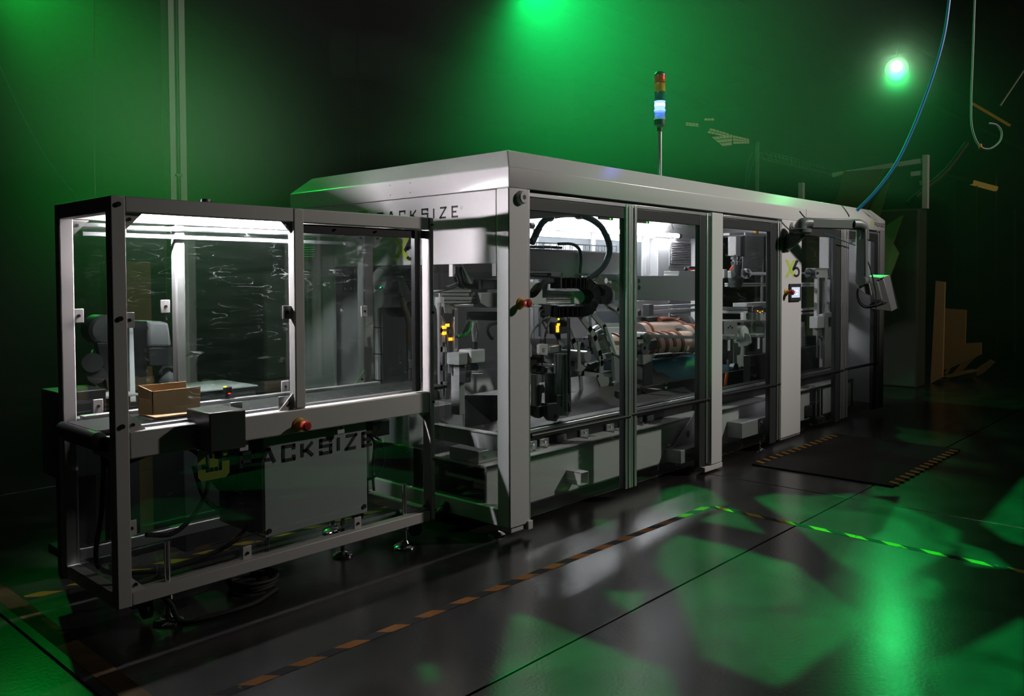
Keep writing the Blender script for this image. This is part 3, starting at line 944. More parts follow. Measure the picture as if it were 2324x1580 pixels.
# sensor plates between the rails and the little scanner
for c in [(-1.581, 0.400, 0.968), (-1.310, 0.400, 0.936)]:
    MB().box(c[0] - .032, c[0] + .032, .40, .405, .925, .995).build('sensor_plate', ALU, conv, 0.002)
MB().cyl((-1.285, 0.398, 0.952), (-1.290, 0.390, 0.954), .004, 8).build('sensor_light', LEDR, conv)
# motor cover hanging over the front beam
hx0, hx1, hz0, hz1 = -1.80, -1.635, 0.80, 0.985
mc = MB().box(hx0 - .02, hx1, CY0 - .13, CY0 + .10, hz0, hz1).build('motor_cover', mat('dark_steel', (.10, .10, .095), .3, .6), conv, 0.006)
MB().cyl((hx0 + .06, CY0 - .06, hz0), (hx0 + .06, CY0 - .06, hz0 - .045), .02, 14).build('motor_plug', BLACKM, mc)
estop(-1.253, CY0 + .004, 0.845, conv, 1.05)
def conv_foot(x, y, z1=CZ0 + .25):
    f = thing_part('levelling_foot', conv)
    MB().cyl((x, y, 0.03), (x, y, z1), 0.014, 12).cyl((x, y, CZ0 - .02), (x, y, CZ0), 0.028, 12).build('stem', CHROME, f)
    MB().lathe((x, y, 0.0005), (0, 0, 1), [(0, .066), (.010, .068), (.018, .06), (.03, .03), (.045, .02)], 24).build('disc', CHROME, f)
conv_foot(-1.955, CY0 + .035); conv_foot(-0.50, CY0 + .05); conv_foot(-1.955, CY1 - .03); conv_foot(-.6, CY1 - .03)
for x, y in ((-2.03, CY0 + .10), (-.40, CY1 - .02), (-.36, CY0 + .12)):
    w = MB(); w.cyl((x - .015, y, .075), (x + .015, y, .075), .05, 18); w.box(x - .02, x + .02, y - .01, y + .01, .075, .14); w.build('caster', RUBBER, conv)
MB().box(-2.11, -2.03, CY0 + .06, CY0 + .12, .10, .135).build('caster_mount', BLACKM, conv)
MB().cyl((-1.755, CY0 + .03, CZ1), (-1.715, CY0 + .03, CZ1 + .0), .012, 10).build('top_stud', BLACKM, conv)
st = MB(); st.cyl((-1.74, CY0 + .03, CZ1), (-1.74, CY0 + .03, CZ1 + .016), .022, 14); st.build('top_stud', STEELGREY, conv, 0.002)
# lit tubes under the top rail
for (a, b) in ((-1.865, -1.44), (-1.41, -.965)):
    MB().cyl((a,   .908, 1.935), (b, .908, 1.935), .018, 14).build('light_tube', TUBE, conv)
for x in (-1.875, -1.425, -.955):
    MB().box(x - .012, x + .012, .85, .985, 1.95, 1.958).build('tube_holder', BLACKM, conv, 0.002)
cdt = MB(); cdt.tube([(CX0 + .08, CY1 - .02, CZ1 - .10), (-2.0, CY1 - .02, CZ1 - .095), (-1.8, CY1 - .02, CZ1 - .10), (-1.3, CY1 - .02, CZ1 - .09), (-.4, CY1 - .02, CZ1 - .09)], .014, 8); cdt.build('cable_conduit', GREYC, conv)
MB().box(CX0 + .12, -0.4, .985, 1.0, CZ1 - .15, CZ1 - .128).build('rear_strip', WHITE, conv, 0.002)

# ================================================================== inside the machine
def part(o, name, mb, m, bevel=0.0, label=None):
    return mb.build(name, m, o, bevel, label)
def box2(p, q, y0, y1):
    """box from two opposite (x, z) corners"""
    return MB().box(min(p[0], q[0]), max(p[0], q[0]), y0, y1, min(p[1], q[1]), max(p[1], q[1]))
def flat(pts, y0, y1):
    return MB().prism(pts, 'y', y0, y1)

# --- long lit tube on the rear wall
t = thing('tube_light', 'long lit white tube light along the top of the machine rear wall', 'light', (4.1, 2.15, 2.15))
part(t, 'tube', MB().cyl((2.70, 2.15, 2.15), (5.48, 2.15, 2.15), .026, 14), TUBE2)
part(t, 'housing', MB().box(2.66, 5.52, 2.185, 2.20, 2.13, 2.17), WHITE, .003)
part(t, 'end_cap', MB().cyl((2.64, 2.15, 2.15), (2.70, 2.15, 2.15), .03, 14), DARK)
part(t, 'end_cap', MB().cyl((5.48, 2.15, 2.15), (5.54, 2.15, 2.15), .03, 14), DARK)
# --- rear cabinets with louvres
CABW = mat('cabinet_grey', (.36, .36, .38), .5)
def cabinet(x0, x1, y0, y1, z0, z1, label, louvres):
    c = thing('electrical_cabinet', label, 'cabinet', ((x0 + x1) / 2, (y0 + y1) / 2, z0))
    part(c, 'body', MB().box(x0, x1, y0, y1, z0, z1), CABW, .008)
    for (lx0, lx1, lz0, lz1, n) in louvres:
        fr = MB()
        fr.thick([(lx0 - .03, lz0 - .03), (lx1 + .03, lz0 - .03), (lx1 + .03, lz1 + .03), (lx0 - .03, lz1 + .03)], .012, 'y', y0 - .006, y0, closed=True)
        grille = part(c, 'vent_grille', fr, PANEL)
        for k in range(n):
            z = lz0 + (lz1 - lz0) * (k + .5) / n
            s = MB().obox(((lx0 + lx1) / 2, y0 - .012, z), (lx1 - lx0, .022, .006), (0.7, 0, 0))
            part(grille, 'slat', s, GREY)
    return c
cabinet(5.10, 5.98, 2.20, 2.32, 0.14, 2.11, 'white electrical cabinet with louvred vents behind the raised white arm', [(5.39, 5.84, 1.80, 2.08, 13), (5.39, 5.84, 1.34, 1.70, 12), (5.39, 5.84, 0.9, 1.25, 9)])
cabinet(3.05, 3.62, 2.22, 2.31, 0.14, 1.98, 'narrow grey cabinet with louvred vents beside the dark rear window', [(3.15, 3.50, 1.55, 1.90, 11), (3.15, 3.5, 1.1, 1.45, 10)])

# --- cross beam, gantry beam with carriage plate
g = thing('gantry_beam', 'white box-section gantry beam behind the large cable loop', 'beam', (1.8, 1.4, 1.66))
part(g, 'beam', MB().box(0.35, 3.02, 1.30, 1.50, 1.662, 1.862), WHITE, .006)
part(g, 'carriage_plate', flat([(1.437, 1.839), (2.175, 1.850), (2.217, 1.841), (2.232, 1.825), (2.232, 1.610), (1.436, 1.611)], 1.2, 1.296), WHITE, .006)
part(g, 'guide_rail', flat([(1.351, 1.676), (1.758, 1.669), (1.915, 1.664), (1.915, 1.629), (1.865, 1.629), (1.758, 1.635), (1.351, 1.646)], 1.14, 1.199), ALU, .003)
part(g, 'rail_slot', flat([(1.358, 1.657), (1.756, 1.659), (1.756, 1.632), (1.717, 1.632), (1.717, 1.646), (1.358, 1.648)], 1.13, 1.139), DARK)
part(g, 'shelf', flat([(1.340, 1.623), (1.824, 1.614), (1.824, 1.604), (1.340, 1.610)], 1.13, 1.29), WHITE)
part(g, 'end_bracket', flat([(1.903, 1.660), (1.928, 1.679), (1.963, 1.676), (1.975, 1.654), (1.975, 1.613), (1.903, 1.613)], 1.12, 1.139), WHITE, .003)
b = thing('cross_beam', 'white cross beam under the machine roof above the cable loop', 'beam', (0.9, 1.2, 2.08))
part(b, 'beam', MB().bar((1.323, 0.365, 2.125), (1.398, 1.413, 2.125), .07, .06), WHITE, .004)

# --- wire cable tray
w = MB()
for (dy, dz) in ((0, 0), (0, .058), (.1, 0), (.1, .058), (.05, -.002)):
    w.cyl((0.9, 1.25 + dy, 1.866 + dz), (2.88, 1.25 + dy, 1.862 + dz), .0032, 5)
for k in range(21):
    x = 0.92 + k * .098
    w.cyl((x, 1.25, 1.864), (x, 1.25, 1.924), .0028, 5).cyl((x, 1.35, 1.864), (x, 1.35, 1.924), .0028, 5).cyl((x, 1.25, 1.864), (x, 1.35, 1.864), .0028, 5)
w.build('cable_tray', CHROME)
ct = bpy.data.objects['cable_tray']; tag(ct, 'shiny wire mesh cable tray lying along the top of the gantry beam', 'tray')
for k, (m_, r_) in enumerate(((TEAL, .012), (GREYC, .008), (GREENC, .007))):
    o = MB().tube([(0.8, 1.29 + k * .02, 1.882), (1.3, 1.28 + k * .02, 1.878 + .006 * k), (1.9, 1.3, 1.888), (2.06, 1.26, 1.884)], r_, 6).build('tray_cable', m_)
    tag(o, ('teal cable', 'grey cable', 'green cable')[k] + ' lying inside the wire mesh cable tray', 'cable')
c = MB().tube([(1.903, 1.170, 1.912), (2.054, 1.170, 1.917), (2.136, 1.170, 1.906), (2.194, 1.170, 1.875), (2.215, 1.170, 1.831), (2.220, 1.170, 1.753), (2.209, 1.170, 1.688), (2.204, 1.170, 1.610)], .014, 8).build('hanging_cable', TEAL)
tag(c, 'dark cable dropping from the wire tray over the carriage plate', 'cable')
# --- the big loop
l = thing('cable_loop', 'thick grey-green cable loop arching over the gantry beam', 'cable', (2.0, 1.05, 1.6))
part(l, 'hose', MB().tube([(1.411, 1.050, 1.900), (1.448, 1.050, 1.948), (1.489, 1.050, 2.009), (1.549, 1.050, 2.071), (1.633, 1.050, 2.123), (1.737, 1.050, 2.144), (1.884, 1.050, 2.161), (2.045, 1.050, 2.164), (2.190, 1.050, 2.140), (2.308, 1.050, 2.101), (2.384, 1.050, 2.053), (2.439, 1.050, 1.996), (2.478, 1.050, 1.932), (2.489, 1.050, 1.866), (2.461, 1.050, 1.794), (2.395, 1.050, 1.721), (2.308, 1.050, 1.668), (2.169, 1.050, 1.603)], .028, 10), TEAL)
for q in [(1.644, 1.050, 2.125), (2.037, 1.050, 2.162)]:
    part(l, 'clamp', MB().lathe((q[0] - .02, q[1], q[2]), (1, 0, 0), [(0, .04), (.035, .04)], 14), CHROME, .002)

# --- linear actuator with its black cable chains
a = thing('linear_actuator', 'grey linear actuator with white end cap inside the black cable chain', 'actuator', (1.3, .62, 1.4))
part(a, 'profile', flat([(1.067, 1.523), (1.391, 1.510), (1.391, 1.434), (1.058, 1.436)], .60, .70), ALU, .004)
part(a, 'groove', flat([(1.069, 1.491), (1.384, 1.482), (1.384, 1.478), (1.069, 1.488)], .596, .60), DARK)
part(a, 'groove', flat([(1.069, 1.459), (1.383, 1.450), (1.383, 1.446), (1.069, 1.454)], .596, .60), DARK)
part(a, 'end_cap', flat([(1.371, 1.511), (1.470, 1.515), (1.509, 1.478), (1.508, 1.441), (1.469, 1.404), (1.371, 1.415)], .58, .71), WHITE, .004)
part(a, 'mount_plate', flat([(0.812, 1.586), (1.082, 1.585), (1.082, 1.566), (1.057, 1.419), (0.812, 1.428)], .60, .63), WHITE, .004)
part(a, 'support_rail', flat([(0.789, 1.421), (1.083, 1.408), (1.083, 1.395), (0.789, 1.404)], .58, .72), WHITE, .003)
part(a, 'lower_rail', flat([(1.058, 1.433), (1.381, 1.432), (1.381, 1.418), (1.058, 1.421)], .60, .66), ALU, .002)
k = thing('cable_chain', 'thick black cable chain curving around the white actuator cap', 'cable chain', (1.5, .55, 1.3))
ch = [(1.105, 1.577), (1.387, 1.575), (1.479, 1.558), (1.539, 1.512), (1.553, 1.460), (1.516, 1.404), (1.460, 1.372), (1.350, 1.358), (1.087, 1.363), (1.012, 1.371)]
lk = MB()
cp = catmull([(p[0], 0, p[1]) for p in ch], 5)
lk.thick([(p.x, p.z) for p in cp], .082, 'y', .50, .60)
part(k, 'links', lk, BLACK, .002)
n_l = 0
acc = 0.0
for i in range(1, len(cp) - 1):
    d = (cp[i + 1] - cp[i - 1]).normalized()
    nn = Vector((-d.z, 0, d.x)) * .044
    part(k, 'link_rib', MB().bar((cp[i].x - nn.x, .497, cp[i].z - nn.z), (cp[i].x + nn.x, .497, cp[i].z + nn.z), .006, .006), BLACKM)
k = thing('cable_chain', 'second black cable chain standing behind the white actuator cap', 'cable chain', (1.9, .75, 1.35))
part(k, 'links', flat([(1.810, 1.570), (1.961, 1.557), (2.033, 1.529), (2.054, 1.480), (2.049, 1.437), (1.992, 1.395), (1.890, 1.398), (1.880, 1.458), (1.940, 1.475), (1.940, 1.512), (1.880, 1.537)], .70, .82), BLACK, .004)
part(k, 'end_plate', flat([(2.104, 1.500), (2.162, 1.506), (2.168, 1.403), (2.099, 1.395)], .76, .86), GREY, .003)
part(k, 'window', flat([(1.798, 1.481), (1.873, 1.480), (1.873, 1.446), (1.798, 1.448)], .728, .74), GREY)
bpz = thing('support_bracket', 'beige triangular bracket with oval holes under the gantry beam', 'bracket', (2.4, 1.1, 1.5))
part(bpz, 'plate', flat([(2.321, 1.597), (2.430, 1.636), (2.508, 1.596), (2.587, 1.563), (2.714, 1.515), (2.714, 1.487), (2.553, 1.489), (2.475, 1.543)], 1.1, 1.12), BEIGE, .003)
part(bpz, 'rail', flat([(2.166, 1.658), (2.766, 1.650), (2.766, 1.589), (2.491, 1.593), (2.435, 1.636), (2.166, 1.636)], 1.121, 1.19), GREY, .003)
for q in [(2.499, 1.095, 1.590), (2.701, 1.095, 1.589)]:
    part(bpz, 'hole', MB().cyl(q, (q[0], q[1] + .006, q[2]), .026, 14), CHROME)
# black hoses at the left of the actuator
for i, pts in enumerate(([(0.788, 0.550, 1.489), (0.860, 0.550, 1.488), (0.917, 0.550, 1.525), (0.966, 0.550, 1.567), (1.024, 0.550, 1.585), (1.126, 0.550, 1.587)], [(0.800, 0.560, 1.505), (0.856, 0.560, 1.499), (0.912, 0.560, 1.530), (0.961, 0.560, 1.572), (1.020, 0.560, 1.593), (1.129, 0.560, 1.596)])):
    o = MB().tube(pts, .016, 8).build('black_hose', RUBBER)
    tag(o, ('lower', 'upper')[i] + ' of two black hoses curving into the cable chain behind the corner post', 'hose', 'black hoses at the actuator')

# --- lower tooling behind the first door
z = thing('vertical_slide', 'tall grey-green slide column with a clear cover inside the first door', 'column', (1.0, .45, .58))
part(z, 'column', box2(*[(1.019, 1.056), (1.121, 0.600)], .42, .50), STEELGREY, .006)
part(z, 'clear_cover', flat([(0.975, 1.118), (1.102, 1.125), (1.101, 0.633), (1.066, 0.594), (0.945, 0.624), (0.940, 0.744)], .40, .405), CLEAR)
part(z, 'cover_edge', MB().cyl((1.075, 0.400, 1.320), (1.086, 0.400, 0.629), .012, 8), DARK)
part(z, 'rail', MB().cyl((0.934, 0.410, 1.065), (0.935, 0.410, 0.701), .012, 10), ALU)
m = thing('stepper_motor', 'small white square motor with a grey finned body inside the first door', 'motor', (.85, .36, 1.05))
part(m, 'cap', flat([(0.669, 1.149), (0.687, 1.156), (0.750, 1.153), (0.759, 1.143), (0.759, 1.087), (0.745, 1.071), (0.678, 1.081), (0.669, 1.093)], .33, .36), WHITE, .004)
part(m, 'body', MB().box(*[v for p in zip((0.807, 1.082), (0.933, 1.134)) for v in p][:2], .35, .44, *[v for p in zip((0.807, 1.082), (0.933, 1.134)) for v in p][2:]), STEELGREY, .006)
part(m, 'label_plate', flat([(0.700, 1.126), (0.723, 1.125), (0.720, 1.095), (0.700, 1.097)], .3275, .33), GREY)
part(m, 'plug', MB().cyl((0.735, 0.340, 1.153), (0.735, 0.340, 1.194), .008, 8), BLACK)
f = thing('chrome_bracket', 'bright square bracket with a chrome rod beside the corner post', 'bracket', (.72, .30, .93))
part(f, 'frame', MB().thick([(0.538, 1.086), (0.651, 1.076), (0.642, 0.955), (0.537, 0.970)], .012, 'y', .29, .31), CHROME)
part(f, 'rod', MB().cyl((0.604, 0.290, 1.023), (0.864, 0.360, 0.989), .011, 12), CHROME)
part(f, 'backing', flat([(0.556, 1.079), (0.661, 1.065), (0.661, 0.961), (0.556, 0.970)], .315, .33), BLACK)
v = thing('pneumatic_gripper', 'black pneumatic gripper hanging at the foot of the slide column', 'gripper', (.85, .38, .58))
part(v, 'cylinder', MB().cyl((0.700, 0.400, 0.940), (0.700, 0.400, 0.716), .030, 14), STEELGREY)
part(v, 'cylinder', MB().cyl((0.880, 0.420, 0.929), (0.879, 0.420, 0.712), .034, 14), DARK)
part(v, 'bracket', flat([(0.699, 0.867), (0.730, 0.870), (0.748, 0.839), (0.745, 0.810), (0.716, 0.807), (0.707, 0.719), (0.685, 0.722)], .35, .37), BLACKM, .003)
part(v, 'jaw', flat([(0.757, 0.731), (0.863, 0.726), (0.863, 0.783), (0.934, 0.775), (0.934, 0.687), (0.901, 0.685), (0.901, 0.619), (0.863, 0.588), (0.816, 0.600), (0.761, 0.648)], .34, .40), BLACK, .006)
part(v, 'jaw', flat([(0.664, 0.720), (0.777, 0.705), (0.776, 0.636), (0.726, 0.624), (0.664, 0.656)], .38, .43), BLACKM, .006)
part(v, 'roller', MB().cyl((0.837, 0.335, 0.633), (0.892, 0.380, 0.621), .016, 14), CHROME)
lt = thing('terminal_block', 'black terminal block with glowing orange lights under the cable chain', 'terminal', (1.1, .6, 1.1))
part(lt, 'body', box2(*[(1.165, 1.276), (1.343, 1.188)], .6, .66), DARK, .004)
part(lt, 'hood', flat([(1.181, 1.280), (1.212, 1.298), (1.262, 1.289), (1.293, 1.263), (1.293, 1.253), (1.201, 1.257), (1.196, 1.197), (1.176, 1.198)], .585, .60), BLACK, .003)
for q in [(1.179, 0.580, 1.262), (1.169, 0.580, 1.246), (1.169, 0.580, 1.226), (1.169, 0.580, 1.213)]:
    part(lt, 'orange_light', MB().box(q[0] - .014, q[0] + .012, .575, .584, q[2] - .009, q[2] + .009), LEDO)
q = (1.175, 0.580, 1.303)
part(lt, 'green_light', MB().cyl(q, (q[0], .57, q[2]), .008, 8), LEDY)
for i, pts in enumerate(([(0.911, 0.500, 1.384), (0.873, 0.500, 1.367), (0.869, 0.500, 1.331), (0.910, 0.500, 1.275), (0.958, 0.500, 1.212)], [(0.977, 0.500, 1.330), (0.882, 0.500, 1.294), (0.808, 0.500, 1.249), (0.776, 0.500, 1.197), (0.799, 0.500, 1.135), (0.854, 0.500, 1.071)], [(0.996, 0.500, 1.327), (0.967, 0.500, 1.279), (0.939, 0.500, 1.231), (0.924, 0.500, 1.183)], [(0.972, 0.520, 1.327), (0.878, 0.520, 1.282), (0.808, 0.520, 1.224), (0.799, 0.520, 1.146), (0.868, 0.520, 1.094)])):
    o = MB().tube(pts, .0065, 6).build('air_hose', GREYC)
    tag(o, 'thin grey air hose, ' + ('short one nearest the orange lights', 'outermost of the long loops', 'straight one above the square motor', 'inner one of the long loops')[i], 'hose', 'air hoses behind the first door')
# curved flap frame: two laser cut plates with openings
fr = thing('curved_flap_frame', 'large grey curved frame with cut-out openings in the middle of the first door', 'frame', (2.2, 1.0, .5))
CURV = mat('curved_plate_paint', (.22, .23, .23), .4)
for y in (1.0, 1.42):
    fb = MB()
    fb.thick([(2.172, 1.301), (2.346, 1.176), (2.435, 1.028), (2.493, 0.910), (2.493, 0.658)], .05, 'y', y, y + .014)
    fb.thick([(1.992, 1.292), (2.135, 1.170), (2.208, 1.085), (2.277, 0.948), (2.308, 0.856), (2.302, 0.766)], .05, 'y', y, y + .014)
    fb.thick([(2.208, 1.115), (2.333, 1.150)], .045, 'y', y, y + .014)
    fb.thick([(2.289, 0.909), (2.474, 0.919)], .045, 'y', y, y + .014)
    fb.thick([(1.864, 0.800), (2.027, 0.786), (2.258, 0.751)], .04, 'y', y, y + .014)
    fb.thick([(2.003, 0.777), (2.015, 0.623)], .04, 'y', y, y + .014)
    fb.thick([(1.863, 0.621), (2.027, 0.611), (2.196, 0.582), (2.346, 0.559)], .045, 'y', y, y + .014)
    fb.prism([(2.221, 0.751), (2.308, 0.766), (2.346, 0.732), (2.461, 0.715), (2.520, 0.656), (2.493, 0.613), (2.435, 0.573), (2.346, 0.543), (2.245, 0.559), (2.314, 0.585), (2.308, 0.616)], 'y', y, y + .014)
    fb.prism([(2.015, 1.023), (2.027, 1.052), (1.986, 1.065), (1.986, 0.837), (1.956, 0.803), (2.027, 0.797), (2.099, 0.831), (2.027, 0.870)], 'y', y + .02, y + .03)
    part(fr, 'curved_plate', fb, CURV)
tp = MB()
tp.prism([(2.283, 1.180), (2.520, 1.173), (2.520, 1.143), (2.340, 1.144), (2.436, 0.970), (2.520, 0.957), (2.520, 0.915), (2.429, 0.924)], 'y', .93, .96)
part(fr, 'flap', tp, PANEL, .003)
part(fr, 'top_arm', MB().thick([(2.405, 1.384), (2.554, 1.327), (2.620, 1.271)], .035, 'y', 1.0, 1.04), GREY)
part(fr, 'top_plate', MB().thick([(2.248, 1.335), (2.540, 1.327), (2.620, 1.278), (2.620, 1.186), (2.373, 1.196)], .03, 'y', 1.02, 1.034), GREY)
part(fr, 'hub', MB().cyl((2.1, 1.0, .93), (2.1, 1.45, .93), .05, 16), STEELGREY)
part(fr, 'latch', flat([(2.425, 0.917), (2.464, 0.906), (2.510, 0.873), (2.510, 0.675), (2.471, 0.663), (2.419, 0.672), (2.451, 0.688)], .95, .99), STEELGREY, .003)
tr = thing('toothed_bar', 'black vertical toothed bar standing in front of the white side sheet', 'bar', (1.9, 1.25, .8))
tb = MB(); tb.prism([(2.377, 1.024), (2.415, 1.022), (2.424, 0.983), (2.423, 0.796), (2.404, 0.751), (2.354, 0.755), (2.377, 0.800)], 'y', 1.29, 1.32)
for q in [(2.425, 0.983), (2.425, 0.960), (2.425, 0.936), (2.425, 0.913), (2.425, 0.890), (2.425, 0.866), (2.425, 0.843), (2.425, 0.820)]:
    tb.prism([(q[0], q[1] + .008), (q[0] + .012, q[1]), (q[0], q[1] - .008)], 'y', 1.29, 1.32)
part(tr, 'rack', tb, BLACK)
part(tr, 'foot', flat([(2.417, 0.819), (2.507, 0.773), (2.704, 0.750), (2.704, 0.702), (2.354, 0.739)], 1.30, 1.325), BLACKM)
sh = thing('side_sheet', 'white inner sheet with small holes seen through the first door', 'sheet', (2.8, 1.9, .6))
part(sh, 'upper_sheet', flat([(2.525, 1.234), (3.298, 1.212), (3.298, 1.013), (3.197, 1.001), (2.838, 0.999), (2.525, 1.012)], 1.9, 1.91), PANEL)
part(sh, 'lower_sheet', flat([(2.284, 1.038), (3.180, 1.002), (3.180, 0.876), (3.369, 0.864), (3.369, 0.758), (3.095, 0.744), (3.053, 0.636), (2.283, 0.701)], 1.8, 1.81), GREY)  # greyer than the upper sheet: shade of the low interior put into its colour
hh = MB()
for q in [(2.923, 1.795, 0.995), (3.086, 1.795, 0.996), (3.159, 1.795, 0.995), (3.110, 1.795, 0.877), (3.157, 1.795, 0.900), (3.214, 1.795, 0.840), (3.171, 1.795, 0.797), (3.089, 1.795, 0.758), (2.991, 1.795, 0.803)]:
    hh.cyl(q, (q[0], q[1] + .004, q[2]), .011, 8)
part(sh, 'hole', hh, BLACK)['kind'] = 'stuff'
part(sh, 'knob', MB().sphere((2.788, 1.700, 0.807), .07, 10), DARK)
part(sh, 'pin', MB().cyl((2.714, 1.600, 0.831), (2.769, 1.600, 0.827), .018, 10), CHROME)
gp = thing('gear_cover', 'grey sheet with a round opening and levers behind the curved frame', 'cover', (2.6, 1.6, .8))
part(gp, 'plate', flat([(2.902, 1.055), (3.083, 1.046), (3.418, 0.942), (3.418, 0.654), (2.861, 0.700), (2.888, 0.764), (3.083, 0.771), (2.930, 0.903)], 1.6, 1.61), DARK)
part(gp, 'disc', MB().cyl((2.961, 1.580, 0.973), (2.988, 1.600, 0.971), .055, 20), PANEL)
part(gp, 'lever', MB().tube([(3.024, 1.500, 1.028), (3.010, 1.500, 0.987), (3.046, 1.500, 0.960), (3.088, 1.500, 0.932)], .03, 8), CHROME)
part(gp, 'lever', MB().tube([(2.785, 1.450, 1.100), (2.825, 1.450, 1.122), (2.880, 1.450, 1.128)], .035, 8), STEELGREY)
part(gp, 'bar', flat([(2.799, 0.983), (2.950, 0.970), (2.950, 0.952), (2.799, 0.965)], 1.4, 1.44), ALU)
part(gp, 'tray', flat([(2.671, 0.791), (2.744, 0.805), (2.880, 0.795), (2.894, 0.733), (2.691, 0.749)], 1.4, 1.45), BLACKM)
# sloping chute sheets along the bottom
cs = thing('chute_sheet', 'dark sloping sheet metal chute at the bottom behind the first door', 'chute', (1.6, .9, .5))
vv = [(0.35, .60, .44), (3.4, .60, .44), (3.4, 1.2, .75), (0.35, 1.2, .70)]
cm = MB()._add(vv + [(p[0], p[1] + .004, p[2] - .012) for p in vv], [(0, 1, 2, 3), (7, 6, 5, 4), (0, 4, 5, 1), (1, 5, 6, 2), (2, 6, 7, 3), (3, 7, 4, 0)])
part(cs, 'sheet', cm, mat('dark_sheet', (.06, .058, .056), .5))
part(cs, 'edge_rail', MB().tube([(1.726, 0.900, 0.500), (1.991, 0.900, 0.505), (2.135, 0.900, 0.507), (2.178, 0.900, 0.513), (2.184, 0.900, 0.549)], .012, 8), STEELGREY)
part(cs, 'red_post', flat([(2.184, 0.565), (2.227, 0.561), (2.227, 0.486), (2.196, 0.490)], 1.0, 1.03), mat('dark_red_paint', (.3, .03, .02), .5))

# ================================================================== second door
ar = thing('raised_arm', 'white stepped box arm crossing behind the second door', 'arm', (3.4, 1.0, 1.4))
part(ar, 'box', flat([(2.701, 1.634), (3.592, 1.639), (3.611, 1.653), (3.611, 1.686), (4.209, 1.693), (4.212, 1.371), (2.701, 1.407)], 1.0, 1.18), WHITE, .005)
part(ar, 'bolt_hole', MB().cyl((2.874, 0.998, 1.588), (2.892, 1.010, 1.588), .02, 10), DARK)
part(ar, 'bolt_hole', MB().cyl((2.874, 0.998, 1.525), (2.892, 1.010, 1.524), .024, 10), DARK)
rt = thing('red_air_fitting', 'red air manifold with black fittings lying on the white stepped arm', 'fitting', (3.9, 1.05, 1.70))
part(rt, 'manifold', flat([(3.888, 1.716), (3.914, 1.720), (4.161, 1.718), (4.161, 1.698), (3.901, 1.699)], 1.04, 1.08), RED, .003)
part(rt, 'fitting', flat([(3.874, 1.719), (3.914, 1.734), (4.009, 1.734), (4.016, 1.717)], 1.05, 1.08), BLACK, .003)
part(rt, 'fitting', MB().sphere((3.841, 1.060, 1.705), .022, 8), BLACK)
rr = thing('guide_rails', 'pair of bright parallel rails above the creasing rollers', 'rail', (4.4, 1.6, 1.2))
part(rr, 'rail', MB().box(4.03, 5.6, 1.58, 1.64, 1.285, 1.315), ALU, .004)
part(rr, 'rail', MB().box(4.03, 5.6, 1.58, 1.64, 1.225, 1.260), ALU, .004)
part(rr, 'rail_end', MB().box(3.94, 4.03, 1.57, 1.65, 1.21, 1.33), DARK, .004)
dk = thing('rear_work_unit', 'grey box unit with a small valve behind the rail ends', 'unit', (3.9, 1.9, .9))
part(dk, 'box', box2(*[(4.185, 1.361), (4.681, 1.075)], 1.9, 2.1), GREY, .004)
part(dk, 'panel', flat([(4.127, 1.274), (4.390, 1.262), (4.391, 1.166), (4.128, 1.184)], 1.85, 1.86), PANEL)
part(dk, 'valve', flat([(4.129, 1.241), (4.154, 1.268), (4.179, 1.239), (4.171, 1.193), (4.138, 1.194)], 1.83, 1.85), BLACKM)
part(dk, 'motor', box2(*[(4.254, 1.174), (4.479, 1.121)], 1.78, 1.88), BLACK, .004)
# creasing rollers: pale sleeves with brown bands on steel discs
def tool_roller(label, p0, p1, r, bands, group='creasing tool rollers'):
    o = thing('creasing_roller', label, 'roller', ((p0[0] + p1[0]) / 2, p0[1], p0[2] - r), group)
    p0, p1 = Vector(p0), Vector(p1)
    d = (p1 - p0)
    part(o, 'sleeve', MB().cyl(p0, p1, r, 28), PINK)
    for (a, b) in bands:
        rb = MB(); rb.lathe(p0 + d * a, d, [(0, r), (.004, r + .014), ((b - a) * d.length - .004, r + .014), ((b - a) * d.length, r)], 28)
        part(o, 'band', rb, BROWN)
    for k in (-1, 1):
        e = p0 if k < 0 else p1
        part(o, 'end_ring', MB().ring(e + d.normalized() * (.012 * k - .006), d, r * .74, r * 1.04, .014, 28), STEELGREY)
        part(o, 'hub', MB().ring(e + d.normalized() * (.006 * k - .006), d, r * .2, r * .45, .02, 18), STEELGREY)
    part(o, 'shaft', MB().cyl(p0 - d * .12, p1 + d * .12, r * .2, 14), STEELGREY)
    for k in range(3):
        q = p0 + d * (.2 + .3 * k)
        part(o, 'pad', MB().obox((q.x, q.y - r * .98, q.z - r * .35), (.09, .02, .05), (0.3, 0, 0)), PINK, .003)
    return o
tool_roller('nearest pale roller with brown bands and a bright ring end behind the second door', (3.22, 1.2, .945), (4.10, 1.2, .925), .125, [(.02, .06), (.14, .19), (.30, .36), (.46, .52), (.64, .70)])
tool_roller('pale banded roller left of the nearest one, mostly behind the door profile', (2.62, 1.2, .96), (3.02, 1.2, .95), .125, [(.3, .42), (.7, .85)])
tool_roller('pale roller behind the nearest one under the bright rails', (3.62, 1.5, 1.03), (4.45, 1.5, 1.02), .115, [(.12, .16), (.9, .96)])
tool_roller('pale banded roller at the right edge of the second door', (4.22, 1.35, .985), (4.75, 1.35, .98), .115, [(.25, .35), (.6, .7)])
cb = MB().tube([(4.427, 1.750, 1.134), (4.551, 1.750, 1.139), (4.695, 1.750, 1.129), (4.806, 1.750, 1.105)], .035, 8).build('red_brown_cable', BROWN); tag(cb, 'thick red-brown cable bundle lying behind the pale rollers', 'cable')
cr = thing('roller_clamp', 'black curved clamp with a brown strap above the nearest roller', 'clamp', (4.5, 1.6, 1.0))
part(cr, 'strap', MB().tube([(4.532, 1.600, 1.092), (4.595, 1.600, 1.122), (4.667, 1.600, 1.134), (4.750, 1.600, 1.126)], .03, 8), BROWN)
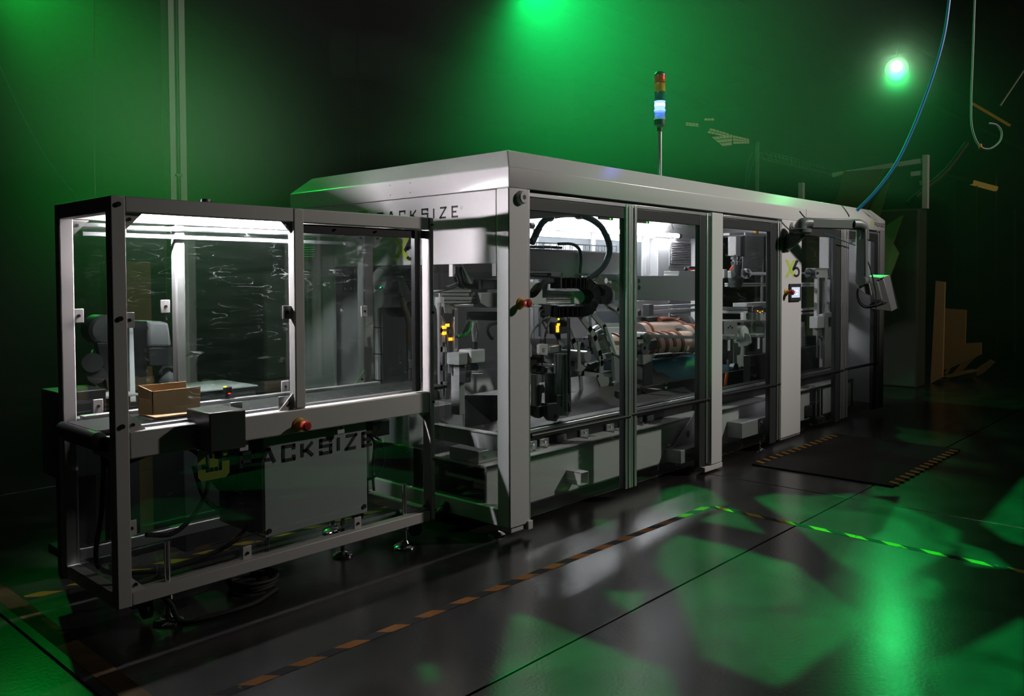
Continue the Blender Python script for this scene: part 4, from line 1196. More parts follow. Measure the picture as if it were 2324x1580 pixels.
part(cr, 'disc', MB().ring((4.621, 1.550, 1.080), (1, 0, 0), .05, .12, .05, 24), STEELGREY)
xr = thing('cross_rail', 'flat steel rail crossing in front of the pale rollers', 'rail', (3.4, .98, 1.0))
part(xr, 'bar', flat([(2.689, 1.103), (2.938, 1.087), (4.032, 1.006), (4.032, 0.974), (2.910, 1.057), (2.689, 1.072)], .97, 1.0), PANEL, .003)
part(xr, 'glow_tip', flat([(3.828, 1.037), (3.985, 1.026), (3.985, 1.014), (3.828, 1.025)], .962, .969), mat('painted_green_glow', (.1, .6, .25), .4))  # green light on the rail end put into a coloured strip
gb = thing('gear_motor', 'dark cast gear motor below the flat steel rail', 'motor', (3.1, .95, .75))
part(gb, 'housing', MB().lathe((2.925, 0.920, 1.031), (0, 1, 0), [(0, .05), (.02, .07), (.12, .075), (.14, .05)], 18), DARK)
part(gb, 'flange', MB().ring((2.843, 0.900, 0.959), (0, 1, 0), .02, .06, .05, 20), DARK)
part(gb, 'fins', box2(*[(2.965, 1.019), (3.139, 0.929)], .95, 1.05), BLACKM, .006)
part(gb, 'bracket', flat([(2.766, 1.047), (2.864, 1.038), (2.892, 1.056), (2.977, 1.067), (2.999, 1.018), (2.836, 0.949), (2.780, 0.999)], .93, .95), STEELGREY)
part(gb, 'bolt', MB().cyl((2.877, 0.900, 1.028), (2.923, 0.930, 1.024), .016, 8), CHROME)
bd = thing('blue_drum', 'large smooth teal-blue drum below the rollers', 'drum', (3.9, 1.35, .35))
part(bd, 'shell', MB().cyl((3.28, 1.30, .46), (4.9, 1.30, .45), .325, 48), DRUM)
part(bd, 'end_rim', MB().ring((3.27, 1.30, .46), (1, 0, 0), .29, .33, .03, 40), BLACKM)
part(bd, 'feed_plate', flat([(2.865, 0.892), (3.036, 0.884), (3.395, 0.878), (3.779, 0.854), (3.779, 0.846), (3.395, 0.867), (3.094, 0.876), (3.007, 0.834), (2.872, 0.801)], .94, 1.0), STEELGREY)
part(bd, 'skirt', flat([(2.834, 0.806), (2.990, 0.837), (2.991, 0.583), (2.835, 0.606)], .91, .92), BLACKM)
bx = thing('lower_housing', 'black lower housing with a bright top edge behind the second door', 'housing', (3.3, .7, .2))
part(bx, 'box', MB().box(2.3, 5.0, .82, .86, .42, .62), BLACKM, .004)
part(bx, 'top_edge', MB().bar((2.600, 0.800, 0.631), (3.308, 0.620, 0.507), .01, .01), CHROME)
part(bx, 'bolt', MB().cyl((3.052, 0.800, 0.624), (3.084, 0.820, 0.620), .014, 8), CHROME)
part(bx, 'bolt', MB().cyl((3.049, 0.800, 0.578), (3.081, 0.820, 0.573), .014, 8), CHROME)
wv_ = MB().tube([(5.487, 2.100, 2.351), (5.617, 2.100, 2.294), (5.749, 2.100, 2.292), (5.934, 2.100, 2.352)], .006, 6).build('green_wire', GREENC); tag(wv_, 'thin green wire sagging under the roof behind the second door', 'wire')
wv_ = MB().tube([(5.266, 2.100, 2.352), (5.259, 2.100, 2.286), (5.290, 2.100, 2.213)], .006, 6).build('black_wire', BLACK); tag(wv_, 'thin black wire hanging above the right tube end', 'wire')
pt_ = thing('white_upright', 'bright white upright beside the louvred cabinet', 'upright', (5.9, 2.05, .9))
part(pt_, 'upright', MB().box(5.86, 5.98, 2.06, 2.19, .14, 2.13), WHITE, .005)

# ================================================================== third door
va = thing('vertical_servo', 'tall white and black vertical servo drive with a grey gear joint behind the third door', 'servo', (4.6, 1.0, 1.3))
part(va, 'drive', box2(*[(4.734, 2.074), (4.830, 1.859)], .96, 1.06), WHITE, .005)
part(va, 'drive_back', box2(*[(4.886, 2.081), (4.957, 1.853)], .97, 1.08), BLACKM, .005)
q = (4.807, 1.000, 1.850)
part(va, 'collar', MB().lathe(q, (0, 0, -1), [(0, .06), (.03, .06), (.035, .045), (.05, .045), (.055, .06), (.09, .055)], 20), CHROME)
part(va, 'gearbox', MB().lathe((q[0], q[1], q[2] - .09), (0, 0, -1), [(0, .05), (.06, .058), (.12, .055), (.15, .09), (.2, .075), (.25, .06)], 20), DARK)
part(va, 'side_joint', MB().lathe((4.724, 1.000, 1.655), (-1, 0, 0), [(0, .04), (.05, .045), (.06, .03), (.13, .03)], 16), PANEL)
part(va, 'bracket', flat([(4.448, 1.705), (4.509, 1.709), (4.527, 1.675), (4.527, 1.616), (4.449, 1.612)], .95, 1.0), WHITE, .004)
part(va, 'bracket', flat([(4.578, 1.688), (4.631, 1.691), (4.644, 1.625), (4.587, 1.620)], .94, .98), WHITE, .004)
part(va, 'red_lever', MB().bar((4.575, 0.950, 1.697), (4.633, 0.950, 1.740), .022, .01), mat('red_lever', (.8, .08, .03), .4))
part(va, 'warning_sign', flat([(4.671, 1.854), (4.694, 1.874), (4.720, 1.854)], .953, .956), ORANGE)
part(va, 'top_beam', flat([(4.810, 2.118), (5.153, 2.138), (5.162, 2.110), (4.810, 2.089)], 1.08, 1.16), WHITE, .004)
part(va, 'gusset', flat([(4.820, 1.966), (4.920, 2.004), (4.940, 1.908)], 1.1, 1.11), WHITE)
part(va, 'shaft', MB().cyl((5.151, 1.000, 1.663), (5.850, 1.000, 1.666), .020, 14), CHROME)
part(va, 'coupling', MB().lathe((4.934, 1.000, 1.663), (1, 0, 0), [(0, .05), (.03, .055), (.035, .04), (.09, .04), (.095, .058), (.14, .058), (.15, .03)], 20), CHROME)
tb2 = thing('top_crossbar', 'grey crossbar with a hanging sheet behind the third door', 'bar', (5.5, 1.4, 1.3))
part(tb2, 'bar', flat([(5.741, 2.172), (6.570, 2.184), (6.570, 2.154), (5.742, 2.138)], 1.36, 1.44), PANEL, .004)
part(tb2, 'sheet', flat([(5.949, 2.145), (6.527, 2.156), (6.521, 1.638), (6.521, 1.292), (6.454, 1.294), (6.461, 1.638), (5.943, 1.706)], 1.5, 1.505), GREY)
part(tb2, 'yellow_knob', MB().sphere((5.983, 1.340, 2.184), .03, 8), YELLOW)
rl = thing('double_rail', 'pair of bright white rails at elbow height behind the third door', 'rail', (5.3, 1.0, 1.4))
part(rl, 'rail', flat([(4.583, 1.561), (5.851, 1.558), (5.852, 1.539), (4.583, 1.542)], .98, 1.02), WHITE, .004)
part(rl, 'rail', flat([(4.583, 1.538), (5.852, 1.531), (5.852, 1.514), (4.583, 1.519)], .98, 1.02), WHITE, .004)
rl = thing('low_rail', 'grey profile rail below the double rail, left part of the third door', 'rail', (4.6, 1.1, 1.2))
part(rl, 'rail', flat([(4.657, 1.299), (5.259, 1.272), (5.259, 1.243), (4.658, 1.261)], 1.08, 1.14), STEELGREY, .004)
part(rl, 'rail', flat([(4.658, 1.257), (5.250, 1.232), (5.250, 1.200), (4.658, 1.223)], 1.08, 1.14), WHITE, .004)
du = thing('drive_unit', 'dark drive box with small lights on top of the grey side plate', 'drive', (5.2, 1.1, 1.2))
part(du, 'box', box2(*[(5.258, 1.300), (5.965, 1.196)], 1.1, 1.25), BLACKM, .004)
part(du, 'lid', box2(*[(5.233, 1.323), (5.942, 1.278)], 1.08, 1.26), GREY, .004)
part(du, 'fitting', MB().tube([(5.362, 1.080, 1.224), (5.362, 1.080, 1.270), (5.435, 1.080, 1.273)], .008, 6), CHROME)
for q in [(5.587, 1.090, 1.207), (5.526, 1.090, 1.224), (5.649, 1.090, 1.217)]:
    part(du, 'light', MB().box(q[0] - .006, q[0] + .006, 1.085, 1.095, q[2] - .005, q[2] + .005), LEDO)
sp_ = thing('side_plate', 'big grey bearing plate with bolt holes behind the third door', 'plate', (5.2, .9, .3))
part(sp_, 'plate', flat([(4.848, 1.229), (5.483, 1.211), (5.496, 0.336), (4.962, 0.355), (4.588, 0.345), (4.565, 0.971), (4.850, 1.012)], .9, .92), GREY, .003)
part(sp_, 'flange', flat([(4.721, 1.234), (4.777, 1.234), (4.779, 1.049), (4.723, 1.043)], .86, .90), PANEL, .003)
part(sp_, 'lower_plate', flat([(5.054, 0.620), (5.235, 0.655), (5.238, 0.397), (4.916, 0.388)], .88, .895), PANEL)
hh = MB()
for q in [(4.890, 0.895, 1.207), (4.864, 0.895, 1.196), (5.287, 0.895, 1.204), (5.383, 0.895, 1.133), (5.380, 0.895, 1.080), (4.896, 0.895, 1.099), (4.853, 0.895, 1.082), (4.943, 0.895, 1.078), (4.986, 0.895, 0.480), (5.146, 0.895, 0.482), (5.183, 0.895, 0.433), (5.275, 0.895, 0.383), (4.751, 0.895, 0.633)]:
    hh.cyl(q, (q[0], q[1] + .006, q[2]), .010, 8)
part(sp_, 'bolt_hole', hh, BLACK)['kind'] = 'stuff'
part(sp_, 'bearing', MB().ring((4.983, 0.860, 0.641), (0, 1, 0), .03, .075, .05, 20), DARK)
part(sp_, 'bearing', MB().ring((4.549, 0.860, 0.636), (0, 1, 0), .025, .06, .05, 20), mat('blue_black', (.02, .04, .06), .3))
br = thing('motor_bracket', 'grey bent motor bracket with three bolt heads at the left of the third door', 'bracket', (4.4, .75, .9))
part(br, 'front_plate', flat([(4.076, 1.171), (4.339, 1.153), (4.342, 0.959), (4.078, 0.973)], .74, .76), STEELGREY, .003)
part(br, 'top_plate', flat([(4.132, 1.166), (4.413, 1.169), (4.780, 1.156), (4.797, 1.142), (4.438, 1.141), (4.397, 1.146)], .76, .95), STEELGREY, .002)
part(br, 'side_plate', flat([(5.022, 1.133), (5.101, 1.140), (5.137, 1.125), (5.104, 0.941), (5.047, 0.948), (5.075, 1.065)], .80, .96), STEELGREY, .003)
for q in [(4.183, 0.740, 1.116), (4.141, 0.740, 1.101), (4.223, 0.740, 1.096)]:
    part(br, 'bolt', MB().cyl(q, (q[0], .732, q[2]), .009, 8), BLACK)
part(br, 'green_edge', flat([(4.002, 0.984), (4.309, 0.966), (4.309, 0.956), (4.002, 0.974)], .732, .738), mat('painted_green_glow', (.1, .6, .25), .4))  # green light along the lower edge put into a coloured strip
dj = thing('pivot_joint', 'grey rounded pivot joint between the bent bracket and the right gear motor', 'joint', (4.75, .8, .85))
part(dj, 'cap', MB().lathe((4.533, 0.740, 1.018), (0, 1, 0), [(0, .07), (.02, .085), (.1, .09)], 24), PANEL)
part(dj, 'arm', MB().lathe((4.501, 0.740, 0.958), (1, 0, -.08), [(0, .07), (.1, .06), (.2, .04), (.28, .035)], 20), GREY)
def gearmotor(label, u, v):
    o = thing('gear_motor', label, 'motor', (u[0], u[1], v[2]))
    part(o, 'gearbox', MB().box(u[0], u[0] + .19, u[1], u[1] + .14, v[2] + .30, u[2]), STEELGREY, .01)
    part(o, 'motor', MB().box(u[0] + .03, u[0] + .17, u[1] + .01, u[1] + .13, v[2], v[2] + .295), BLACK, .008)
    part(o, 'label_plate', MB().box(u[0] + .04, u[0] + .09, u[1] + .007, u[1] + .01, v[2] + .14, v[2] + .26), PANEL)
    return o
gearmotor('black motor under a grey gearbox, left one below the bent bracket', (3.997, 0.680, 0.981), (4.038, 0.680, 0.730))
gearmotor('black motor under a grey-green gearbox, right one near the door stile', (4.538, 0.620, 0.977), (4.596, 0.620, 0.718))
for pts, lb in (([(3.971, 0.660, 0.645), (3.956, 0.660, 0.602), (3.941, 0.660, 0.537), (3.912, 0.660, 0.430)], 'orange motor cable hanging under the left gear motor'), ([(4.594, 0.660, 0.607), (4.562, 0.660, 0.548), (4.512, 0.660, 0.491), (4.463, 0.660, 0.438)], 'orange motor cable below the round bearing'), ([(3.629, 0.500, 0.357), (3.760, 0.500, 0.367), (3.880, 0.500, 0.390), (4.033, 0.500, 0.428)], 'orange cable running up from the floor behind the third door'), ([(3.805, 0.500, 0.366), (3.895, 0.500, 0.370), (4.011, 0.500, 0.357)], 'short orange cable end lying low behind the third door')):
    o = MB().tube(pts, .016, 8).build('orange_cable', ORANGE)
    tag(o, lb, 'cable', 'orange motor cables')
gc = MB().tube([(3.984, 0.660, 0.784), (3.993, 0.660, 0.717), (3.971, 0.660, 0.645)], .012, 8).build('grey_cable', GREYC); tag(gc, 'grey cable with a connector beside the left motor', 'cable')
lb_ = thing('lower_white_cover', 'white lower cover with an olive tinted edge behind the third door', 'cover', (3.3, .5, .1))
part(lb_, 'cover', MB().box(2.9, 6.2, .80, .83, .12, .40), WHITE, .004)

# ================================================================== right bay
sh2 = thing('shaft_support', 'white gear head on a tall bright post at the right end of the steel shaft', 'support', (5.2, .55, .6))
part(sh2, 'shaft', MB().cyl((5.494, 0.550, 1.669), (5.687, 0.550, 1.668), .012, 12), CHROME)
part(sh2, 'coupling', MB().lathe((5.670, 0.550, 1.668), (1, 0, 0), [(0, .045), (.04, .055), (.045, .045), (.12, .045), (.125, .055), (.22, .05)], 20), DARK)
part(sh2, 'gear_head', flat([(5.775, 1.718), (5.797, 1.727), (6.117, 1.730), (6.134, 1.720), (6.136, 1.623), (6.108, 1.614), (5.800, 1.614), (5.777, 1.623)], .50, .62), WHITE, .004)
part(sh2, 'end_plate', flat([(6.124, 1.725), (6.214, 1.730), (6.221, 1.623), (6.127, 1.619)], .52, .62), GREY, .004)
part(sh2, 'post_edge', box2(*[(5.829, 1.614), (5.879, 1.163)], .5, .54), WHITE, .003)
part(sh2, 'post_edge', box2(*[(6.061, 1.614), (6.117, 1.206)], .5, .54), WHITE, .003)
part(sh2, 'post', box2(*[(6.258, 1.614), (6.388, 1.187)], .52, .60), GREY, .003)
part(sh2, 'post_web', box2(*[(5.992, 1.614), (6.196, 1.184)], .56, .57), STEELGREY)
part(sh2, 'carriage', box2(*[(5.752, 1.165), (5.990, 1.029)], .46, .56), WHITE, .004)
part(sh2, 'lower_plate', box2(*[(5.937, 1.206), (6.203, 0.469)], .45, .48), GREY, .006)
part(sh2, 'handle', box2(*[(6.042, 1.151), (6.164, 1.048)], .43, .45), DARK, .006)
part(sh2, 'rod', MB().cyl((5.791, 0.480, 1.008), (5.776, 0.480, 0.689), .012, 8), STEELGREY)
part(sh2, 'connector', box2(*[(5.849, 1.021), (6.031, 0.936)], .48, .56), STEELGREY, .004)
o = MB().tube([(5.872, 0.500, 0.940), (5.957, 0.500, 0.897), (5.990, 0.500, 0.844), (5.981, 0.500, 0.776), (5.984, 0.500, 0.664)], .012, 8).build('grey_cable', GREYC); tag(o, 'grey cable hanging beside the tall bright post', 'cable')
hr = thing('feed_rails', 'two bright horizontal feed rails crossing the right bay', 'rail', (5.2, .9, 1.2))
part(hr, 'rail', box2(*[(6.297, 1.556), (6.810, 1.531)], .88, .92), WHITE, .003)
part(hr, 'rail', box2(*[(6.297, 1.527), (6.810, 1.506)], .88, .92), WHITE, .003)
part(hr, 'rail', box2(*[(6.303, 1.235), (7.464, 1.185)], .88, .92), WHITE, .003)
part(hr, 'rail', box2(*[(6.303, 1.212), (7.464, 1.160)], .88, .92), WHITE, .003)
part(hr, 'side_plate', box2(*[(6.215, 1.072), (6.285, 1.011)], .84, .88), WHITE, .003)
part(hr, 'upright', box2(*[(6.217, 1.014), (6.307, 0.403)], .84, .88), GREY, .003)
rs = thing('feed_rollers', 'stack of small bright feed rollers low in the right bay', 'roller', (5.1, .85, .9))
for q in [(6.281, 0.850, 0.884), (6.282, 0.850, 0.855), (6.282, 0.850, 0.821), (6.283, 0.850, 0.792)]:
    part(rs, 'roller', MB().cyl(q, (q[0] + .22, q[1], q[2]), .02, 12), CHROME)
part(rs, 'motor', box2(*[(6.443, 0.888), (6.612, 0.755)], .8, .9), DARK, .006)
lb2 = thing('dark_lower_unit', 'black lower unit of the right bay with a pale base cover', 'unit', (5.2, .5, .1))
part(lb2, 'box', MB().box(4.4, 6.2, .62, .70, .45, .80), BLACKM, .006)
part(lb2, 'foot_block', box2(*[(4.907, 0.251), (5.108, 0.134)], .22, .249), DARK, .003)
ew = thing('end_wall_fittings', 'ladder of bright plates on the white end wall beside the last door', 'plate', (6.3, .5, .9))
for q in [(6.522, 0.400, 1.215), (6.523, 0.400, 1.167), (6.525, 0.400, 1.118), (6.526, 0.400, 1.074), (6.527, 0.400, 1.010), (6.530, 0.400, 0.901)]:
    part(ew, 'plate', MB().box(q[0] - .04, q[0] + .04, .39, .41, q[2] - .022, q[2] + .022), PANEL, .003)
part(ew, 'upright', box2(*[(6.606, 1.221), (6.749, 0.777)], .42, .44), DARK, .003)
ee = MB().lathe((6.490, 0.388, 2.079), (-1, 0, 0), [(0, .05), (.03, .045), (.04, .03)], 20).build('round_socket', PANEL); tag(ee, 'round socket high on the white end wall behind the cable', 'socket')

# ================================================================== seen through the open end
ga = thing('profile_axis', 'bright grooved aluminium profile axis inside the end opening', 'axis', (.4, .9, 1.3))
part(ga, 'profile', MB().box(*[(0.116, 0.750, 1.476)[0], (0.487, 0.750, 1.469)[0]], .75, .85, *sorted([(0.295, 0.750, 1.515)[2], (0.295, 0.750, 1.441)[2]])), ALU, .004)
part(ga, 'groove', flat([(0.142, 1.497), (0.483, 1.490), (0.483, 1.484), (0.142, 1.492)], .746, .75), DARK)
part(ga, 'groove', flat([(0.142, 1.468), (0.483, 1.460), (0.483, 1.455), (0.142, 1.463)], .746, .75), DARK)
part(ga, 'top_plate', flat([(0.099, 1.534), (0.575, 1.533), (0.574, 1.514), (0.108, 1.518)], .74, .86), PANEL, .002)
part(ga, 'lower_rail', flat([(0.247, 1.433), (0.482, 1.433), (0.482, 1.412), (0.247, 1.417)], .74, .80), ALU, .003)
part(ga, 'end_cover', flat([(0.467, 1.512), (0.653, 1.509), (0.652, 1.415), (0.626, 1.402), (0.533, 1.404), (0.467, 1.434)], .70, .84), GREY, .006)
part(ga, 'connector', MB().lathe((0.107, 0.740, 1.486), (0, 0, -1), [(0, .03), (.05, .035), (.08, .02), (.14, .016)], 12), PANEL)
part(ga, 'dark_skirt', flat([(0.441, 1.376), (0.736, 1.367), (0.736, 1.301), (0.441, 1.319)], .8, .82), BLACK)
o = MB().tube([(0.070, 0.700, 1.450), (0.079, 0.700, 1.390), (0.097, 0.700, 1.335), (0.133, 0.700, 1.266), (0.170, 0.700, 1.230), (0.198, 0.700, 1.222)], .012, 8).build('grey_cable', GREYC); tag(o, 'grey cable looping down from the profile axis connector', 'cable')
lf = thing('ladder_frame', 'grey ladder-shaped lift frame standing inside the end opening', 'frame', (.2, .6, .45))
lfm = MB()
lfm.thick([(0.027, 1.426), (0.028, 0.813)], .028, 'y', .64, .66)
lfm.thick([(0.094, 1.303), (0.092, 0.806)], .020, 'y', .64, .66)
part(lf, 'upright', lfm, STEELGREY)
part(lf, 'upright', MB().thick([(0.140, 1.410), (0.137, 0.831)], .035, 'y', .61, .64), STEELGREY, .003)
for q0, q1 in zip([(0.024, 0.648, 1.270), (0.023, 0.648, 1.144), (0.022, 0.648, 1.021), (0.021, 0.648, 0.914)], [(0.093, 0.648, 1.263), (0.092, 0.648, 1.137), (0.091, 0.648, 1.014), (0.091, 0.648, 0.906)]):
    part(lf, 'rung', MB().bar(q0, q1, .016, .035), STEELGREY)
part(lf, 'head_plate', flat([(0.042, 1.445), (0.151, 1.416), (0.151, 1.376), (0.050, 1.382)], .62, .65), STEELGREY)
part(lf, 'joint_plate', flat([(0.061, 1.114), (0.120, 1.113), (0.129, 1.035), (0.129, 0.982), (0.060, 0.984)], .60, .612), STEELGREY, .003)
part(lf, 'side_column', box2(*[(0.096, 1.117), (0.148, 0.708)], .54, .62), GREY, .004)
part(lf, 'side_arm', box2(*[(0.057, 1.122), (0.167, 1.044)], .50, .62), GREY, .004)
for q in [(0.054, 0.640, 1.289), (0.054, 0.640, 1.249), (0.113, 0.640, 1.207), (0.082, 0.640, 1.301)]:
    part(lf, 'orange_light', MB().box(q[0] - .016, q[0] + .016, .632, .64, q[2] - .010, q[2] + .010), LEDO)
part(lf, 'module', box2(*[(0.059, 1.241), (0.099, 1.188)], .65, .7), PANEL, .003)
mt = thing('square_motor', 'pale square motor with a black plug beside the lift frame', 'motor', (.55, .5, 1.0))
part(mt, 'body', MB().box(*sorted([(0.148, 0.500, 1.100)[0], (0.281, 0.500, 1.091)[0]]), .48, .6, *sorted([(0.162, 0.500, 1.139)[2], (0.162, 0.500, 1.049)[2]])), PANEL, .008)
part(mt, 'plug', MB().cyl((0.222, 0.520, 1.134), (0.222, 0.520, 1.188), .022, 12), BLACK)
part(mt, 'rod', MB().cyl((0.122, 0.460, 0.996), (0.225, 0.460, 0.984), .012, 10), CHROME)
part(mt, 'valve', box2(*[(0.097, 1.044), (0.147, 0.927)], .48, .54), BLACK, .004)
part(mt, 'wheel', MB().cyl((0.180, 0.500, 1.021), (0.220, 0.540, 1.015), .04, 16), mat('blue_black', (.02, .04, .06), .3))
for i, pts in enumerate(([(0.149, 0.600, 1.229), (0.196, 0.600, 1.233), (0.234, 0.600, 1.265), (0.263, 0.600, 1.318)], [(0.168, 0.620, 1.234), (0.206, 0.620, 1.245), (0.234, 0.620, 1.278), (0.263, 0.620, 1.321)], [(0.178, 0.640, 1.222), (0.244, 0.640, 1.222), (0.287, 0.640, 1.254), (0.317, 0.640, 1.315)])):
    o = MB().tube(pts, .009, 6).build('wire_loom', (GREENC, GREYC, GREENC)[i]); tag(o, ('front', 'middle', 'rear')[i] + ' wire of the loom sweeping up to the dark skirt by the motor plug', 'wire', 'wire loom beside the lift frame')
for i, pts in enumerate(([(0.242, 0.550, 1.321), (0.232, 0.550, 1.260), (0.245, 0.550, 1.185)], [(0.265, 0.550, 1.320), (0.279, 0.550, 1.251), (0.265, 0.550, 1.184)])):
    o = MB().tube(pts, .008, 6).build('grey_cable', GREYC); tag(o, ('left', 'right') [i] + ' of the two grey cables dropping to the black motor plug', 'cable', 'plug cables')
for i, pts in enumerate(([(0.306, 0.750, 1.688), (0.316, 0.750, 1.632), (0.344, 0.750, 1.576), (0.413, 0.750, 1.555), (0.483, 0.750, 1.568)], [(0.365, 0.780, 1.696), (0.374, 0.780, 1.625), (0.403, 0.780, 1.569), (0.483, 0.780, 1.547)], [(0.316, 0.800, 1.695), (0.315, 0.800, 1.632), (0.344, 0.800, 1.576), (0.393, 0.800, 1.555)])):
    o = MB().tube(pts, .018, 8).build('drag_cable', (BLACK, GREENC, RUBBER)[i]); tag(o, ('black cable nearest the pane clip curving down to the profile axis', 'green cable curving down between two black ones', 'thick black hose under the end fascia')[i], 'cable')
o = MB().bar((0.292, 0.700, 1.711), (0.378, 0.700, 1.583), .02, .02).build('strut', ALU); tag(o, 'slim bright strut slanting under the end fascia', 'strut')
bxx = thing('terminal_box', 'dark terminal box on the profile axis next to the corner post', 'box', (.6, .7, 1.5))
part(bxx, 'box', box2(*[(0.463, 1.605), (0.626, 1.535)], .68, .78), DARK, .005)
part(bxx, 'rail', flat([(0.463, 1.658), (0.733, 1.659), (0.732, 1.611), (0.523, 1.604), (0.463, 1.633)], .8, .84), PANEL, .003)
o = MB().tube([(0.419, 0.500, 1.308), (0.355, 0.500, 1.297), (0.325, 0.500, 1.265), (0.345, 0.500, 1.223), (0.374, 0.500, 1.201)], .012, 8).build('black_hose', RUBBER); tag(o, 'black hose loop next to the corner post in the end opening', 'hose')
# servo head seen through the conveyor guard
sv = thing('servo_head', 'tilted grey servo head with black lower shell behind the conveyor end', 'servo', (.25, 1.2, 1.2))
part(sv, 'cap', flat([(0.116, 1.664), (0.276, 1.686), (0.279, 1.602), (0.152, 1.599), (0.125, 1.635)], 1.2, 1.3), STEELGREY, .008)
part(sv, 'lower_shell', flat([(0.092, 1.563), (0.147, 1.599), (0.357, 1.598), (0.354, 1.328), (0.201, 1.333), (0.136, 1.368), (0.091, 1.448)], 1.26, 1.36), ARMG, .006)
part(sv, 'drum', MB().cyl((-0.044, 1.200, 1.473), (0.170, 1.200, 1.469), .065, 18), STEELGREY)
part(sv, 'end_disc', MB().lathe((0.109, 1.220, 1.606), (-1, 0, 0), [(0, .1), (.1, .095), (.13, .08)], 20), GREY)
part(sv, 'blade', flat([(0.069, 1.595), (0.138, 1.595), (0.216, 1.454), (0.155, 1.448), (0.109, 1.492)], 1.12, 1.16), ALU, .004)
part(sv, 'blade', flat([(0.152, 1.588), (0.203, 1.595), (0.268, 1.461), (0.268, 1.403), (0.239, 1.432)], 1.12, 1.16), STEELGREY, .004)
part(sv, 'top_plate', flat([(0.233, 1.685), (0.314, 1.686), (0.313, 1.606), (0.241, 1.602)], 1.18, 1.28), GREY, .004)
part(sv, 'fitting', MB().lathe((0.005, 1.200, 1.497), (0, 0, 1), [(0, .03), (.05, .035), (.07, .02)], 12), CHROME)
part(sv, 'fitting', MB().lathe((0.098, 1.200, 1.677), (0, 0, 1), [(0, .03), (.04, .035), (.06, .02)], 12), CHROME)
part(sv, 'stem', MB().tube([(0.101, 1.120, 1.485), (0.116, 1.120, 1.421), (0.143, 1.120, 1.364), (0.156, 1.120, 1.306), (0.184, 1.120, 1.248), (0.212, 1.120, 1.225)], .02, 8), STEELGREY)
part(sv, 'frame', MB().thick([(0.156, 1.335), (0.157, 0.891)], .025, 'y', 1.11, 1.13).thick([(0.212, 1.254), (0.213, 0.886)], .022, 'y', 1.11, 1.13), STEELGREY)
part(sv, 'frame_plate', flat([(0.140, 1.029), (0.225, 1.023), (0.224, 0.972), (0.140, 0.976)], 1.1, 1.12), STEELGREY)
for q in [(0.213, 1.100, 1.233), (0.213, 1.100, 1.215), (0.213, 1.100, 1.196)]:
    part(sv, 'orange_light', MB().box(q[0] - .012, q[0] + .012, 1.09, 1.1, q[2] - .009, q[2] + .009), LEDO)
# inner side cladding behind it
ic_ = thing('inner_cladding', 'pale inner wall sheets behind the servo head', 'sheet', (.5, 1.9, .6))
part(ic_, 'sheet', MB().box(.12, 2.4, 1.95, 1.97, .45, 1.72), PANEL)
part(ic_, 'sheet', MB().box(.12, .14, 1.42, 1.95, .40, 1.72), PANEL)
vt = thing('vertical_cable_tray', 'tall wire tray carrying grey cables beside the rear guard post', 'tray', (.06, 1.36, .5))
wt_ = MB()
for y in (1.30, 1.42):
    wt_.cyl((.06, y, .4), (.06, y, 1.74), .004, 6)
part(vt, 'wire', wt_, CHROME)
for k in range(7):
    part(vt, 'rung', MB().cyl((.06, 1.29, .5 + k * .19), (.06, 1.50, .5 + k * .19), .004, 6), BLACKM)
for k in range(4):
    part(vt, 'cable', MB().tube([(.07 + .004 * k, 1.45 + k * .016, .3), (.07, 1.445 + k * .018, .9), (.075, 1.455 + k * .016, 1.74)], .009, 6), GREYC if k % 2 else DARK)
# bottom clamps at the beam mouth
bm_ = thing('beam_end_bracket', 'dark steel bracket with two chrome bolts on the open beam end', 'bracket', (.15, .5, .42))
part(bm_, 'block', MB().box(.06, .30, .33, .60, .42, .50), STEELGREY, .004)
part(bm_, 'block', MB().box(.34, .60, .33, .45, .42, .47), STEELGREY, .004)
for (x, y) in ((.12, .328), (.24, .328), (.46, .328)):
    part(bm_, 'bolt', MB().cyl((x, y, .46), (x, y - .012, .46), .011, 8), CHROME)
cg = thing('sloped_channel', 'pale folded channel slanting across the end opening above the beam', 'channel', (.15, .7, .55))
part(cg, 'channel', MB().prism([(0.765, 0.631), (0.521, 0.630), (0.147, 0.630), (0.148, 0.530), (0.291, 0.526), (0.498, 0.533), (0.716, 0.534), (0.766, 0.530)], 'x', .045, .06), PANEL, .002)
part(cg, 'top_lip', MB().prism([(0.765, 0.631), (0.521, 0.630), (0.147, 0.630), (0.147, 0.623), (0.521, 0.622), (0.765, 0.623)], 'x', .045, .12), PANEL)
bp_ = thing('lower_side_sheet', 'grey folded side sheet with a diagonal crease low in the end opening', 'sheet', (.6, .6, .6))
part(bp_, 'sheet', flat([(0.433, 0.777), (0.799, 0.739), (0.797, 0.519), (0.575, 0.505), (0.439, 0.530)], .85, .86), DARK)
part(bp_, 'crease', flat([(0.436, 0.754), (0.742, 0.527), (0.545, 0.510), (0.435, 0.531)], .84, .849), STEELGREY)
kb = thing('left_end_box', 'pale box with a round mark at the machine end under the conveyor', 'box', (.1, 1.2, .5))
part(kb, 'box', MB().box(.05, .5, 1.0, 1.75, .44, .70), PANEL, .006)
part(kb, 'round_mark', MB().ring((.045, 1.55, .60), (1, 0, 0), .016, .022, .004, 18), DARK)
part(kb, 'dark_front', MB().box(.03, .048, .85, 1.7, .16, .45), BLACKM, .004)

